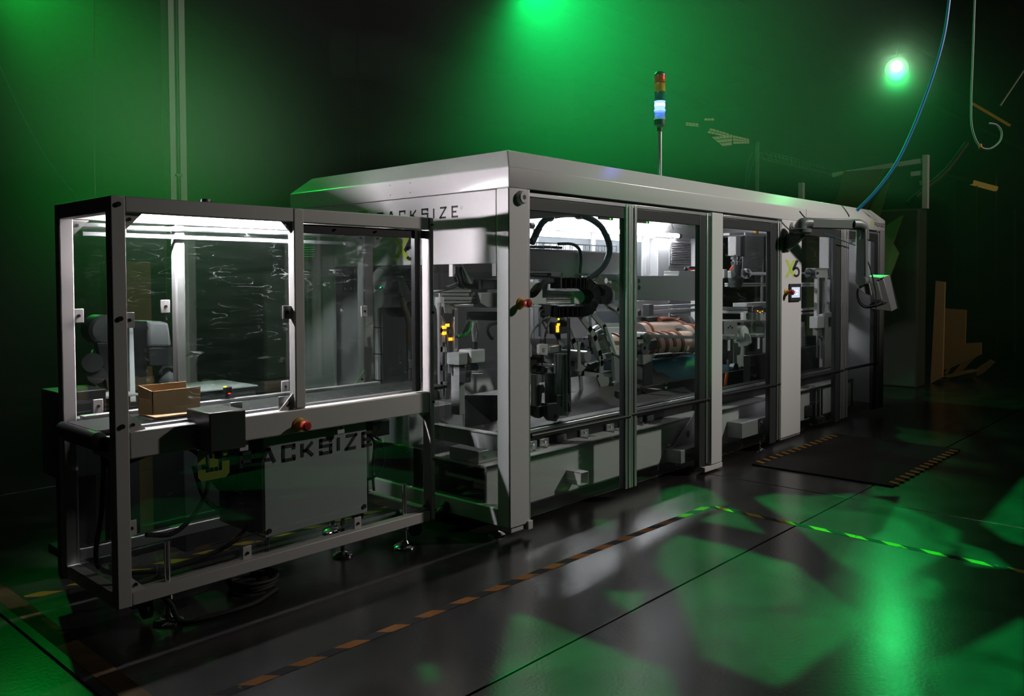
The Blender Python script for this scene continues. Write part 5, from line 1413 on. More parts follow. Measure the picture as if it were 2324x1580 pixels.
# ================================================================== on and around the machine
s = thing('signal_tower', 'signal tower of stacked coloured lights on a bright pole, blue segment lit', 'signal light', (2.063, 0.250, 2.431))
bx_, by_ = s.location.x, .25
zz = [(2.063, 0.250, 2.424), (2.061, 0.250, 2.818), (2.061, 0.250, 2.881), (2.060, 0.250, 2.948), (2.060, 0.250, 3.029), (2.060, 0.250, 3.102), (2.060, 0.250, 3.169), (2.059, 0.250, 3.232), (2.059, 0.250, 3.253)]
zz = [p[2] for p in zz]
part(s, 'pole', MB().cyl((bx_, by_, 2.41), (bx_, by_, zz[1]), .018, 14), ALU)
part(s, 'base_socket', MB().lathe((bx_, by_, zz[1] - .03), (0, 0, 1), [(0, .022), (.03, .022), (.05, .045), (zz[2] - zz[1] + .03, .046)], 20), BLACK)
segs = [(zz[2], zz[3], glass_mat('clear_lens', (.75, .78, .82), .2, boost=.12, haze=.3), 'clear_segment'), (zz[3], zz[4], emis('lit_blue', (.06, .10, 1.0), 9.0), 'blue_segment'),
        (zz[4], zz[5], mat('green_lens', (.01, .16, .11), .15, spec=.8), 'green_segment'), (zz[5], zz[6], mat('amber_lens', (.55, .33, .02), .15, spec=.8), 'amber_segment'), (zz[6], zz[7], mat('red_lens', (.4, .04, .01), .15, spec=.8), 'red_segment')]
for (a, b, m_, n_) in segs:
    part(s, n_, MB().lathe((bx_, by_, a), (0, 0, 1), [(0, .044), (.012, .046), (.016, .041), (b - a - .012, .041), (b - a, .045)], 22), m_)
part(s, 'blue_glow_rib', MB().ring((bx_, by_, (zz[3] + zz[4]) / 2), (0, 0, 1), .040, .0425, .02, 22), emis('lit_blue_white', (.6, .65, 1.0), 4.0))
part(s, 'red_filament', MB().box(bx_ - .012, bx_ - .002, by_ - .045, by_ - .040, zz[6] + .03, zz[6] + .065), LEDR)
part(s, 'cap', MB().lathe((bx_, by_, zz[7]), (0, 0, 1), [(0, .046), (.012, .045), (.03, .030), (.036, .002)], 22), DARK)

# operator terminal on a swing arm
ot = thing('operator_terminal', 'grey operator terminal on a swing arm bracketed to the control column', 'terminal', (4.05, -.05, 1.9))
part(ot, 'wall_bracket', MB().prism([(0.0, 1.87), (-.04, 1.88), (-.09, 1.91), (-.17, 1.99), (-.17, 2.03), (-.02, 2.03), (0.0, 2.0)], 'x', 3.83, 3.90), ARMG, .01)
part(ot, 'bracket_plate', MB().box(3.80, 3.93, -.015, 0.0, 1.86, 2.0), ARMG, .006)
part(ot, 'swivel', MB().lathe((3.865, -.14, 2.02), (0, 0, 1), [(0, .085), (.012, .10), (.045, .10), (.05, .085)], 28), ARMG)
part(ot, 'elbow', MB().tube([(3.865, -.14, 2.06), (3.868, -.142, 2.09), (3.89, -.155, 2.118), (3.96, -.19, 2.122)], .055, 12), ARMG)
part(ot, 'arm', MB().bar((3.90, -.16, 2.122), (4.47, -.44, 2.125), .07, .10), ARMG, .012)
part(ot, 'corner', MB().tube([(4.41, -.41, 2.125), (4.48, -.445, 2.122), (4.53, -.465, 2.10), (4.55, -.47, 2.05), (4.55, -.47, 1.98)], .055, 12), ARMG)
part(ot, 'drop_tube', MB().bar((4.535, -.465, 2.08), (4.535, -.465, 1.60), .10, .07), ARMG, .012)
part(ot, 'tilt_joint', MB().cyl((4.49, -.47, 1.585), (4.66, -.47, 1.585), .05, 18), ARMG)
def hexa(a_, b_):
    n_ = len(a_)
    return MB()._add(a_ + b_, [tuple(range(n_)), tuple(range(2 * n_ - 1, n_ - 1, -1))] + [(i, (i + 1) % n_, n_ + (i + 1) % n_, n_ + i) for i in range(n_)])
part(ot, 'tilt_bracket', hexa([(4.534, -0.435, 1.537), (4.608, -0.514, 1.557), (4.624, -0.536, 1.449), (4.614, -0.526, 1.435), (4.573, -0.481, 1.456), (4.538, -0.440, 1.503)], [(4.657, -0.390, 1.536), (4.731, -0.471, 1.556), (4.747, -0.493, 1.446), (4.737, -0.484, 1.433), (4.696, -0.438, 1.453), (4.660, -0.396, 1.502)]), GREY, .004)
part(ot, 'housing', hexa([(4.743, -0.436, 1.622), (4.857, -0.561, 1.611), (4.904, -0.629, 1.276), (4.770, -0.480, 1.301)], [(4.958, -0.419, 1.643), (5.077, -0.548, 1.638), (5.120, -0.612, 1.298), (4.999, -0.479, 1.305)]), STEELGREY, .004)
part(ot, 'screen_bezel', hexa([(4.955, -0.413, 1.648), (5.081, -0.552, 1.628), (5.133, -0.624, 1.294), (4.998, -0.477, 1.302)], [(4.969, -0.408, 1.648), (5.095, -0.547, 1.628), (5.147, -0.620, 1.293), (5.012, -0.472, 1.301)]), DARK, .003)
part(ot, 'power_supply', hexa([(4.662, -0.499, 1.553), (4.713, -0.554, 1.577), (4.736, -0.587, 1.393), (4.687, -0.535, 1.390)], [(4.769, -0.475, 1.556), (4.819, -0.529, 1.577), (4.841, -0.562, 1.387), (4.792, -0.509, 1.385)]), ARMG, .004)
for q in [(4.828, -0.538, 1.594), (4.851, -0.562, 1.611), (4.866, -0.590, 1.370)]:
    part(ot, 'screw', MB().sphere(q, .008, 6), CHROME)
for pts in ([(4.486, -0.442, 1.510), (4.480, -0.439, 1.443), (4.494, -0.457, 1.369), (4.534, -0.503, 1.322), (4.598, -0.573, 1.331), (4.662, -0.642, 1.361)], [(4.483, -0.454, 1.504), (4.481, -0.455, 1.430), (4.506, -0.486, 1.362), (4.551, -0.536, 1.335), (4.606, -0.595, 1.355), (4.643, -0.635, 1.368)], [(4.575, -0.497, 1.787), (4.592, -0.518, 1.726), (4.606, -0.537, 1.645), (4.619, -0.556, 1.543), (4.628, -0.571, 1.442), (4.622, -0.571, 1.314)], [(4.602, -0.518, 1.340), (4.626, -0.543, 1.367), (4.658, -0.577, 1.381), (4.695, -0.618, 1.374)]):
    part(ot, 'cable', MB().tube(pts, .007, 6), RUBBER)
o = MB().tube([(3.847, -0.140, 2.230), (3.918, -0.140, 2.197), (3.989, -0.140, 2.172), (4.052, -0.140, 2.149)], .006, 6).build('roof_cable', RUBBER); tag(o, 'thin black cable running over the roof edge to the swing arm', 'cable')
o = MB().tube([(4.640, -0.050, 2.057), (4.924, -0.050, 2.032), (5.223, -0.050, 1.993), (5.514, -0.050, 1.962)], .006, 6).build('teal_cable', TEAL); tag(o, 'thin teal cable slung from the last door frame to the drop tube', 'cable')

# print and apply unit behind the conveyor
pa = thing('label_applicator', 'dark label applicator with a grey rounded cover behind the conveyor belt', 'applicator', (-1.5, 1.6, .85))
part(pa, 'cover', flat([(-1.510, 1.361), (-1.396, 1.355), (-1.377, 1.337), (-1.357, 1.199), (-1.508, 1.203)], 1.55, 1.85), GREY, .02)
part(pa, 'lower_cover', flat([(-1.503, 1.202), (-1.352, 1.197), (-1.354, 1.083), (-1.500, 1.089)], 1.56, 1.84), DARK, .008)
part(pa, 'backplate', flat([(-1.609, 1.370), (-1.516, 1.361), (-1.522, 0.991), (-1.616, 0.989)], 1.54, 1.70), BLACKM, .004)
part(pa, 'reel', MB().lathe((-1.773, 1.500, 1.324), (0, 1, 0), [(0, .07), (.02, .085), (.14, .085), (.15, .07)], 28), DARK)
part(pa, 'reel_arm', flat([(-1.820, 1.254), (-1.742, 1.250), (-1.717, 0.980), (-1.766, 0.984)], 1.5, 1.56), BLACKM, .006)
part(pa, 'guide_roller', MB().cyl((-1.858, 1.470, 1.144), (-1.809, 1.600, 1.131), .055, 20), BLACK)
part(pa, 'guide_roller', MB().cyl((-1.838, 1.470, 1.074), (-1.788, 1.600, 1.060), .05, 20), BLACK)
part(pa, 'web', MB().tube([(-1.849, 1.490, 1.217), (-1.860, 1.490, 1.173), (-1.858, 1.490, 1.137), (-1.852, 1.490, 1.066), (-1.836, 1.490, 1.014), (-1.817, 1.490, 0.992)], .006, 6), GREENC)
part(pa, 'tamp_column', flat([(-1.681, 1.340), (-1.658, 1.339), (-1.652, 0.958), (-1.648, 0.906), (-1.686, 0.908)], 1.40, 1.46), PANEL, .004)
for q in [(-1.528, 1.535, 1.322), (-1.533, 1.535, 1.189), (-1.535, 1.535, 1.144), (-1.533, 1.535, 1.099), (-1.522, 1.535, 1.014)]:
    part(pa, 'screw', MB().cyl(q, (q[0], 1.528, q[2]), .012, 8), CHROME)
part(pa, 'crank', MB().tube([(-1.348, 1.560, 1.121), (-1.294, 1.560, 1.128), (-1.254, 1.560, 1.134), (-1.230, 1.560, 1.138)], .012, 8), CHROME)
part(pa, 'bottle', MB().lathe((-1.345, 1.650, 0.943), (0, 0, 1), [(0, .06), (.06, .06), (.10, .05), (.13, .03)], 18), ARMG)
for i in range(3):
    part(pa, 'hose', MB().tube([(p[0] + i * .008, p[1] + i * .02, p[2] - i * .01) for p in [(-1.463, 1.500, 1.053), (-1.441, 1.500, 1.078), (-1.402, 1.500, 1.080), (-1.369, 1.500, 1.056), (-1.353, 1.500, 1.005)]], .008, 6), RUBBER)
part(pa, 'stand', MB().box(-1.70, -1.55, 1.6, 1.75, 0.0, .95), BLACKM, .006)
part(pa, 'stand_base', MB().box(-1.95, -1.2, 1.45, 1.95, 0.0, .04), BLACKM, .004)
cbx = thing('printer_box', 'dark box with a flat top left of the label applicator', 'box', (-1.95, 1.3, .6))
part(cbx, 'body', MB().box(-2.10, -1.862, 1.28, 1.55, .55, 1.015), BLACKM, .006)
part(cbx, 'stand', MB().box(-2.05, -1.9, 1.35, 1.5, 0.0, .55), BLACKM)
for q in [(-2.029, 1.278, 0.979), (-2.029, 1.278, 0.960), (-2.031, 1.278, 1.000)]:
    part(cbx, 'socket', MB().cyl(q, (q[0], 1.272, q[2]), .014, 10), DARK)
part(cbx, 'side_shelf', MB().box(-1.86, -1.68, 1.30, 1.5, .955, .97), GREY, .003)
gbx = thing('flat_cabinet', 'low dark cabinet with a flat top behind the belt, right of the board box', 'cabinet', (-1.1, 1.3, .0))
part(gbx, 'body', MB().box(-1.42, -.945, 1.30, 1.72, 0.0, .935), DARK, .006)
part(gbx, 'lid', MB().box(-1.43, -.935, 1.29, 1.73, .935, .945), GREY, .003)
# open board box on the belt
ob = thing('cardboard_box', 'small open brown cardboard box riding on the conveyor belt', 'box', (-1.80, .66, .925))
part(ob, 'front_panel', flat([(-1.916, 1.063), (-1.667, 1.065), (-1.672, 0.940), (-1.918, 0.948)], .60, .606), CARD)
part(ob, 'rear_panel', flat([(-1.902, 1.076), (-1.656, 1.075), (-1.653, 0.938), (-1.904, 0.949)], .78, .786), CARD)
lo = [(-1.916, 0.600, 1.063), (-1.918, 0.600, 0.948)]; hi = [(-1.902, 0.780, 1.076), (-1.904, 0.780, 0.949)]
part(ob, 'end_panel', MB()._add([lo[0], hi[0], hi[1], lo[1]] + [(p[0] + .006, p[1], p[2]) for p in (lo[0], hi[0], hi[1], lo[1])], [(0, 1, 2, 3), (7, 6, 5, 4), (0, 4, 5, 1), (1, 5, 6, 2), (2, 6, 7, 3), (3, 7, 4, 0)]), CARD)
part(ob, 'base', MB().box(-1.90, -1.66, .60, .786, .927, .935), CARD)
part(ob, 'flap', flat([(-1.986, 1.041), (-1.932, 1.026), (-1.922, 0.993), (-1.922, 0.951), (-1.987, 0.959)], .585, .59), CARDD)
# little barcode scanner
sc_ = thing('barcode_sensor', 'tiny black sensor on a small foot standing on the rear guide rail', 'sensor', (-1.355, 0.905, 0.933))
part(sc_, 'foot', MB().box(*[v + d for v, d in zip((sc_.location.x,) * 2, (-.04, .04))], .89, .92, sc_.location.z, sc_.location.z + .01), BLACK, .003)
part(sc_, 'stem', MB().cyl((sc_.location.x, .905, sc_.location.z), (sc_.location.x, .905, sc_.location.z + .05), .012, 10), BLACK)
part(sc_, 'head', MB().box(sc_.location.x - .018, sc_.location.x + .02, .885, .92, sc_.location.z + .03, sc_.location.z + .075), BLACKM, .004)
part(sc_, 'red_light', MB().box(sc_.location.x - .006, sc_.location.x + .010, .883, .886, sc_.location.z + .035, sc_.location.z + .041), LEDR)
part(sc_, 'yellow_light', MB().box(sc_.location.x - .02, sc_.location.x - .008, .89, .91, sc_.location.z + .072, sc_.location.z + .08), LEDY)

# white cabinet and loose cables below the conveyor
wc = thing('control_cabinet', 'white control cabinet standing under the conveyor behind the lower lettering', 'cabinet', (-.87, .82, .18))
part(wc, 'body', MB().box(-1.415, -.750, .43, .90, .26, .79), PANEL, .006)
part(wc, 'side_skin', MB().box(-1.425, -1.415, .435, .88, .27, .78), DARK)
for q in ((-1.39, .295), (-.775, .30)):
    part(wc, 'lock', MB().cyl((q[0], .43, q[1]), (q[0], .422, q[1]), .013, 10), BLACK)
for x in (-1.33, -.84):
    f = MB(); f.cyl((x, .55, .03), (x, .55, .26), .013, 10); f.lathe((x, .55, 0.0005), (0, 0, 1), [(0, .06), (.012, .06), (.03, .025)], 20); part(wc, 'foot', f, CHROME)
rp = thing('cable_riser', 'grey-green upright with dark cables right of the white control cabinet', 'upright', (-.45, .9, .2))
part(rp, 'upright', MB().box(-.50, -.36, .92, 1.0, .20, .80), ARMG, .005)
part(rp, 'junction_box', MB().box(-.42, -.28, .80, .90, .60, .70), BLACK, .006)
part(rp, 'white_tag', MB().box(-.355, -.335, .795, .80, .56, .595), WHITE)
for pts in ([(-0.567, 0.720, 0.732), (-0.528, 0.720, 0.668), (-0.499, 0.720, 0.628), (-0.469, 0.720, 0.582), (-0.478, 0.720, 0.488), (-0.486, 0.720, 0.406), (-0.476, 0.720, 0.285)], [(-0.477, 0.700, 0.628), (-0.433, 0.700, 0.591), (-0.407, 0.700, 0.528), (-0.412, 0.700, 0.456), (-0.442, 0.700, 0.401), (-0.510, 0.700, 0.372), (-0.583, 0.700, 0.376)], [(-0.475, 0.740, 0.640), (-0.430, 0.740, 0.652), (-0.408, 0.740, 0.673)], [(-0.516, 0.720, 0.731), (-0.517, 0.720, 0.672), (-0.491, 0.720, 0.627)]):
    part(rp, 'cable', MB().tube(pts, .009, 6), RUBBER)
for pts, lb in (([(-2.10, .62, .70), (-2.15, .60, .78), (-2.16, .57, .74), (-2.165, .60, .5), (-2.16, .68, .3), (-2.1, .70, .2), (-1.9, .62, .17)], 'black hose drooping inside the near end of the conveyor frame'),
                ([(-2.08, .5, .76), (-1.85, .52, .80), (-1.70, .55, .72), (-1.66, .55, .58), (-1.72, .55, .45), (-1.85, .53, .37), (-2.0, .5, .4)], 'large loop of black cable behind the lower conveyor pane'),
                ([(-1.7, .62, .66), (-1.66, .60, .5), (-1.58, .6, .42), (-1.50, .62, .43), (-1.44, .66, .46)], 'black cable drooping under the motor cover towards the white cabinet'),
                ([(-1.9, .6, .17), (-1.7, .58, .19), (-1.5, .58, .24), (-1.4, .6, .33), (-1.42, .6, .42)], 'black cable curving up from the conveyor bottom rail'),
                ([(-2.0, .42, .15), (-1.96, .35, .1), (-1.93, .32, .02), (-1.85, .28, .012), (-1.6, .26, .012), (-1.4, .35, .012)], 'black cable lying on the floor by the front levelling foot')):
    o = MB().tube(pts, .012, 8).build('black_cable', RUBBER); tag(o, lb, 'cable')
for k in range(3):
    pts = [(-1.45 + .11 * math.cos(t * 1.05 + k) * (1 + .1 * k), .50 + .12 * math.sin(t * 1.05 + k), .014 + .018 * k + .003 * (t % 3)) for t in range(7)]
    o = MB().tube(pts, .010, 6).build('coiled_cable', RUBBER); tag(o, ('lowest', 'middle', 'topmost')[k] + ' turn of the black cable coil on the floor under the conveyor', 'cable', 'coiled cable under the conveyor')
for k in range(5):
    pts = [(-1.66 + .03 * k, .64, .72), (-1.63 + .02 * k, .62, .60 - .02 * k), (-1.54 + .01 * k, .60, .52 - .02 * k), (-1.47, .61, .50 + .015 * k), (-1.44, .66, .52 + .02 * k)]
    o = MB().tube(pts, .008, 6).build('bundled_cable', RUBBER); tag(o, ('first', 'second', 'third', 'fourth', 'last')[k] + ' of five black cables bundled behind the green mark, counted from the left', 'cable', 'cable bundle behind the lower pane')

# anti-fatigue mat
fm = thing('floor_mat', 'black anti-fatigue mat with striped long edges in front of the control column', 'mat', (3.85, -.72, 0))
part(fm, 'pad', MB().box(2.93, 4.80, -1.29, -.13, 0.001, 0.014), mat('mat_rubber', (.012, .011, .0105), .85, bump=.5, nscale=90, spec=.1), .006)
MATY = mat('mat_yellow', (.22, .11, .02), .8, spec=.1)
for k in range(14):
    for y in (-1.265, -.155):
        part(fm, 'edge_stripe', MB().prism([(3.0 + k * .125, y - .04), (3.05 + k * .125, y - .04), (3.085 + k * .125, y + .04), (3.035 + k * .125, y + .04)], 'z', .0142, .0150), MATY)

# ================================================================== the hall behind
bc = thing('building_column', 'tall pale steel column with a thin conduit behind the conveyor', 'column', (1.95, 8.3, 0))
PALE = mat('pale_column_paint', (.46, .46, .42), .6, noise=.05)
cxc, cyc = 1.90, 8.3
part(bc, 'flange', MB().box(cxc - .10, cxc + .14, cyc - .12, cyc - .10, 0, 8.4), PALE)
part(bc, 'flange', MB().box(cxc - .10, cxc + .14, cyc + .10, cyc + .12, 0, 8.4), PALE)
part(bc, 'web', MB().box(cxc + .01, cxc + .03, cyc - .10, cyc + .10, 0, 8.4), PALE)
part(bc, 'conduit', MB().cyl((cxc + .0, cyc - .135, 0), (cxc + .0, cyc - .135, 8.4), .012, 8), DARK)
part(bc, 'conduit', MB().cyl((cxc + .035, cyc - .132, 0), (cxc + .035, cyc - .132, 8.4), .008, 8), DARK)
part(bc, 'clamp', MB().box(cxc - .03, cxc + .06, cyc - .15, cyc - .12, 3.1, 3.13), DARK)
for k, (px_, py_, z_, lb) in enumerate(((.6, 7.2, 1.85, 'tall stack of brown boards standing left of the pale column'), )):
    w = thing('board_stack', lb, 'boards', (px_, py_, 0))
    for j in range(6):
        part(w, 'board', MB().box(px_ - .1, px_ + .45, py_ + j * .03, py_ + j * .03 + .022, 0.0, z_ - .03 * (j % 3)), CARDD)
# covered pallet behind
wp = thing('tarp_stack', 'dark covered stack standing behind the guard panes', 'stack', (4.2, 8.0, 0))
part(wp, 'cover', MB().box(2.9, 5.6, 7.6, 8.6, 0.1, 1.75), mat('dark_tarp', (.05, .075, .06), .6, noise=.2, nscale=3), .05)
part(wp, 'pallet', MB().box(2.9, 5.6, 7.6, 8.6, 0.0, .1), CARDD)
# wire fence post and tray behind the roof
wt2 = thing('tray_post', 'bright slim post carrying a wire tray behind the machine roof', 'post', (8.3, 2.7, 0))
tp0, tp1 = [(8.780, 2.700, 3.785), (8.791, 2.700, 2.962)]
part(wt2, 'post', MB().box(tp0[0] - .025, tp0[0] + .025, 2.68, 2.72, 0, tp0[2]), ALU)
tA, tB = [(8.859, 2.700, 3.627), (11.746, 2.700, 3.644)]
wm = MB()
for (dy, dz) in ((0, 0), (0, -.10), (-.12, 0), (-.12, -.10)):
    wm.cyl((tA[0], 2.7 + dy, tA[2] + dz), (tB[0], 2.7 + dy, tA[2] + dz), .006, 5)
part(wt2, 'tray_wire', wm, CHROME)
for k in range(20):
    x = tA[0] + (tB[0] - tA[0]) * k / 19
    part(wt2, 'tray_rung', MB().thick([(2.58, tA[2]), (2.58, tA[2] - .1), (2.7, tA[2] - .1), (2.7, tA[2])], .008, 'x', x, x + .008), CHROME)
for pts in ([(8.600, 2.700, 3.605), (8.468, 2.700, 3.419), (8.397, 2.700, 3.207), (8.384, 2.700, 3.034)], [(8.636, 2.680, 3.503), (8.489, 2.680, 3.282), (8.418, 2.680, 3.036)], [(10.427, 2.600, 3.569), (10.805, 2.600, 3.413), (11.399, 2.600, 3.266)]):
    part(wt2, 'cable', MB().tube(pts, .012, 6), TEAL)
# board feed: rack frame and fan-folded cardboard at the right end
rk = thing('feed_rack', 'pale rack frame with three arms above the right end of the machine', 'rack', (9.4, .4, 2.62))
rp0 = (9.400, 0.353, 3.401)
part(rk, 'upright', MB().box(9.36, 9.44, rp0[1] - .02, rp0[1] + .06, 2.62, rp0[2]), PANEL, .006)
part(rk, 'upright', MB().box(9.36, 9.44, 2.2, 2.28, 2.62, 3.15), PANEL, .006)
for a_, b_ in ([(9.400, 0.382, 3.327), (9.400, 1.736, 3.227)], [(9.400, 0.380, 3.148), (9.400, 0.574, 3.139)], [(9.400, 0.378, 3.006), (9.400, 0.450, 2.999)]):
    part(rk, 'arm', MB().bar(a_, b_, .06, .07), PANEL, .004)
part(rk, 'cable', MB().tube([(9.350, 1.681, 3.190), (9.350, 1.444, 3.238), (9.350, 1.245, 3.247), (9.350, 0.985, 3.197), (9.350, 0.733, 3.266)], .012, 6), GREENC)
part(rk, 'cable', MB().tube([(9.350, 1.578, 3.059), (9.350, 1.243, 3.099), (9.350, 1.048, 3.116), (9.350, 0.858, 3.231)], .010, 6), BLACK)
part(rk, 'clamp', MB().sphere((8.900, 1.322, 3.172), .05, 8), PANEL)
FANB = mat('dark_fanfold_board', (.10, .065, .028), .85, noise=.15, nscale=5)
fc = thing('fanfold_board', 'dark olive fan-folded cardboard web hanging at the right end of the machine', 'cardboard', (8.2, .7, 0))
def sheet3(pts, t=.02):
    n_ = len(pts)
    return MB()._add([Vector(p) for p in pts] + [Vector(p) + Vector((t, 0, 0)) for p in pts], [tuple(range(n_)), tuple(range(2 * n_ - 1, n_ - 1, -1))] + [(i, (i + 1) % n_, n_ + (i + 1) % n_, n_ + i) for i in range(n_)])
part(fc, 'fold', sheet3([(8.600, 1.542, 2.667), (8.600, 1.359, 2.777), (8.600, 1.263, 3.170), (8.600, 0.702, 3.158), (8.600, 0.906, 2.668), (8.600, 0.981, 2.515)]), FANB)
part(fc, 'fold', sheet3([(8.400, 0.834, 2.515), (8.400, 0.779, 2.666), (8.400, 0.578, 2.938), (8.400, 0.560, 2.937), (8.400, 0.684, 2.468)]), FANB)
part(fc, 'fold', sheet3([(8.300, 0.642, 1.567), (8.300, 0.590, 1.992), (8.300, 0.557, 2.337), (8.300, 0.357, 2.461), (8.300, 0.339, 2.460), (8.300, 0.462, 2.084), (8.300, 0.503, 1.634)]), FANB)
part(fc, 'fold', sheet3([(8.100, 0.520, 1.662), (8.100, 0.398, 2.076), (8.100, 0.320, 1.942), (8.100, 0.429, 1.633)]), FANB)
part(fc, 'fold', sheet3([(8.500, 1.772, 2.348), (8.500, 0.750, 2.303), (8.500, 0.739, 1.181), (8.500, 1.758, 0.630)]), FANB)
part(fc, 'fold', sheet3([(8.900, 1.873, 2.369), (8.900, 1.466, 2.351), (8.900, 1.578, -0.059), (8.900, 1.922, -0.088)]), FANB)
bs = thing('board_bale', 'big dark bale of boards between the machine end and the tall pale board', 'bale', (9.5, 1.2, 0))
part(bs, 'bale', MB().box(9.2, 9.6, .40, 2.6, 0, 2.62), mat('dark_bale', (.03, .035, .025), .8), .03)
pnl = thing('tall_board', 'tall narrow pale brown board standing upright on the floor at the right', 'board', (9.9, .4, 0))
part(pnl, 'sheet', sheet3([(9.970, 0.379, 1.565), (9.970, 0.250, 1.546), (9.970, 0.267, 0.107), (9.970, 0.435, -0.006)], .05), CARD)
p2 = thing('short_board', 'shorter dark brown board standing behind the tall pale board', 'board', (10.9, .2, 0))
part(p2, 'sheet', sheet3([(10.900, 0.509, 1.118), (10.900, 0.186, 1.101), (10.900, 0.194, 0.566), (10.900, -0.034, 0.593), (10.900, -0.036, 0.404), (10.900, 0.423, 0.150), (10.900, 0.512, 0.128)], .05), CARDD)
pl = thing('low_pallet', 'low wooden pallet end lying on the floor beside the tall board', 'pallet', (10.600, 0.365, 0.032))
part(pl, 'deck', sheet3([(10.600, 0.459, 0.044), (10.600, 0.342, 0.034), (10.600, 0.023, 0.140), (10.600, 0.171, 0.137)], .6), CARDD)
part(pl, 'block', sheet3([(10.620, 0.494, 0.024), (10.620, 0.347, 0.027), (10.620, 0.346, -0.076), (10.620, 0.492, -0.080)], .4), CARDD)
part(pl, 'block', sheet3([(10.620, 0.340, 0.020), (10.620, 0.028, 0.130), (10.620, 0.027, 0.052), (10.620, 0.332, -0.067)], .3), mat('gap_shade', (.005, .005, .005), .9))  # near-black slab stands in for the shaded gap under the deck
for k, pts in enumerate(([(11.400, 0.630, 0.028), (11.400, 0.525, 0.237), (11.400, 0.420, 0.343), (11.400, 0.390, 0.328), (11.400, 0.509, 0.171), (11.400, 0.584, 0.015)], [(11.500, 0.534, 0.027), (11.500, 0.384, 0.238), (11.500, 0.265, 0.345), (11.500, 0.147, 0.368), (11.500, 0.264, 0.246), (11.500, 0.412, 0.052)], [(11.300, 0.177, 0.127), (11.300, 0.099, 0.271), (11.300, -0.073, 0.411), (11.300, -0.145, 0.374), (11.300, 0.011, 0.195), (11.300, 0.140, 0.113)])):
    o = sheet3(pts, .04).build('loose_board', CARDD); tag(o, ('first', 'second', 'third')[k] + ' loose board leaning in a heap beyond the low pallet, counted from the tall board', 'board', 'loose boards on the floor')
    o.location.z = 0.0
# hanging hoses and lines
hs = [(6.208, -0.779, 4.747), (6.136, -0.727, 4.177), (5.991, -0.598, 3.560), (5.799, -0.417, 2.943), (5.629, -0.248, 2.588), (5.462, -0.077, 2.337)]
o = MB().tube(hs, .017, 8).build('blue_hose', BLUEC); tag(o, 'long blue air hose sweeping down from the ceiling to the machine roof', 'hose')
hs = [(6.384, -0.972, 4.747), (6.350, -0.968, 4.034), (6.324, -0.964, 3.511), (6.323, -0.976, 3.226), (6.369, -1.036, 3.036), (6.442, -1.117, 2.997), (6.518, -1.197, 3.073), (6.536, -1.212, 3.177), (6.503, -1.172, 3.254), (6.449, -1.112, 3.273)]
o = MB().tube(hs, .010, 6).build('hanging_cable', GREYC); tag(o, 'thin grey cable hanging in a loop from the ceiling at the right', 'cable')
rc = (6.356, -1.052, 3.018)
o = MB().obox(rc, (.05, .03, .05), (0, .4, .3)).build('orange_clip', mat('orange_clip', (.55, .10, .04), .5), None, .006); tag(o, 'small orange clip on the loop of the thin grey cable', 'clip')
o = MB().tube([(10.060, -0.005, 3.611), (9.851, 0.205, 3.219), (9.623, 0.442, 2.939), (9.440, 0.631, 2.717)], .04, 8).build('dark_hose', RUBBER); tag(o, 'dark thick hose slanting across the rack upright', 'hose')
o = MB().tube([(-0.796, 6.853, 4.117), (-0.560, 6.556, 3.308), (-0.380, 6.337, 2.832), (-0.202, 6.127, 2.498)], .006, 6).build('left_line', TEAL); tag(o, 'thin dark line slanting down to the conveyor at the far left', 'line')
o = MB().tube([(-0.272, 5.125, 11.058), (-0.481, 4.955, 2.630), (-0.484, 4.948, 2.419)], .004, 6, 0).build('bead_chain', CHROME); tag(o, 'short bright bead chain above the near end of the conveyor', 'chain')
o = MB().tube([(10.195, -0.699, 4.589), (9.951, -0.456, 4.083)], .012, 6).build('ceiling_line', GREYC); tag(o, 'thin pale line slanting from the ceiling at the right edge', 'line')
# far fittings
BEAMGLOW = emis('painted_beam_glow', (1.0, .62, .12), .11)  # light on a plain beam put into its colour as glow; not a lamp
LAMPW = emis('far_window_light', (.9, .85, .45), .13)
lr = thing('far_lit_rail', 'far warm-lit horizontal beam on thin uprights at the right', 'beam', (18.2, 2.4, 0))
part(lr, 'beam', MB().bar((18.092, 2.502, 4.086), (18.550, 1.991, 3.904), .14, .10), mat('ochre_steel', (.4, .25, .05), .6))
part(lr, 'lit_beam', MB().bar((18.550, 1.991, 3.904), (18.946, 1.551, 3.743), .13, .10), BEAMGLOW)
for a_, b_ in (((18.275, 2.297, 4.000), (18.171, 2.221, -0.024)), ((18.635, 1.897, 3.861), (18.534, 1.823, -0.025)), ((18.955, 1.558, 4.102), (18.848, 1.480, -0.027))):
    part(lr, 'upright', MB().bar(a_, b_, .03), mat('ochre_steel', (.4, .25, .05), .6))
for a_, b_, lb in (((16.381, 1.469, 5.375), (16.914, 0.863, 4.897), 'orange-lit ceiling rail at the far right, the brighter one'), ((15.758, 2.149, 5.378), (17.112, 0.621, 4.363), 'long dim ceiling rail at the far right'), ((15.866, 2.052, 5.805), (16.211, 1.661, 5.518), 'short faint ceiling rail right of the green lamp')):
    o = MB().bar(a_, b_, .05, .04).build('ceiling_rail', mat('ochre_steel', (.4, .25, .05), .6) if 'orange' not in lb else emis('painted_rail_glow', (1.0, .5, .05), .06)); tag(o, lb, 'rail')  # brighter rail glows by itself; light falling on it is put into the colour
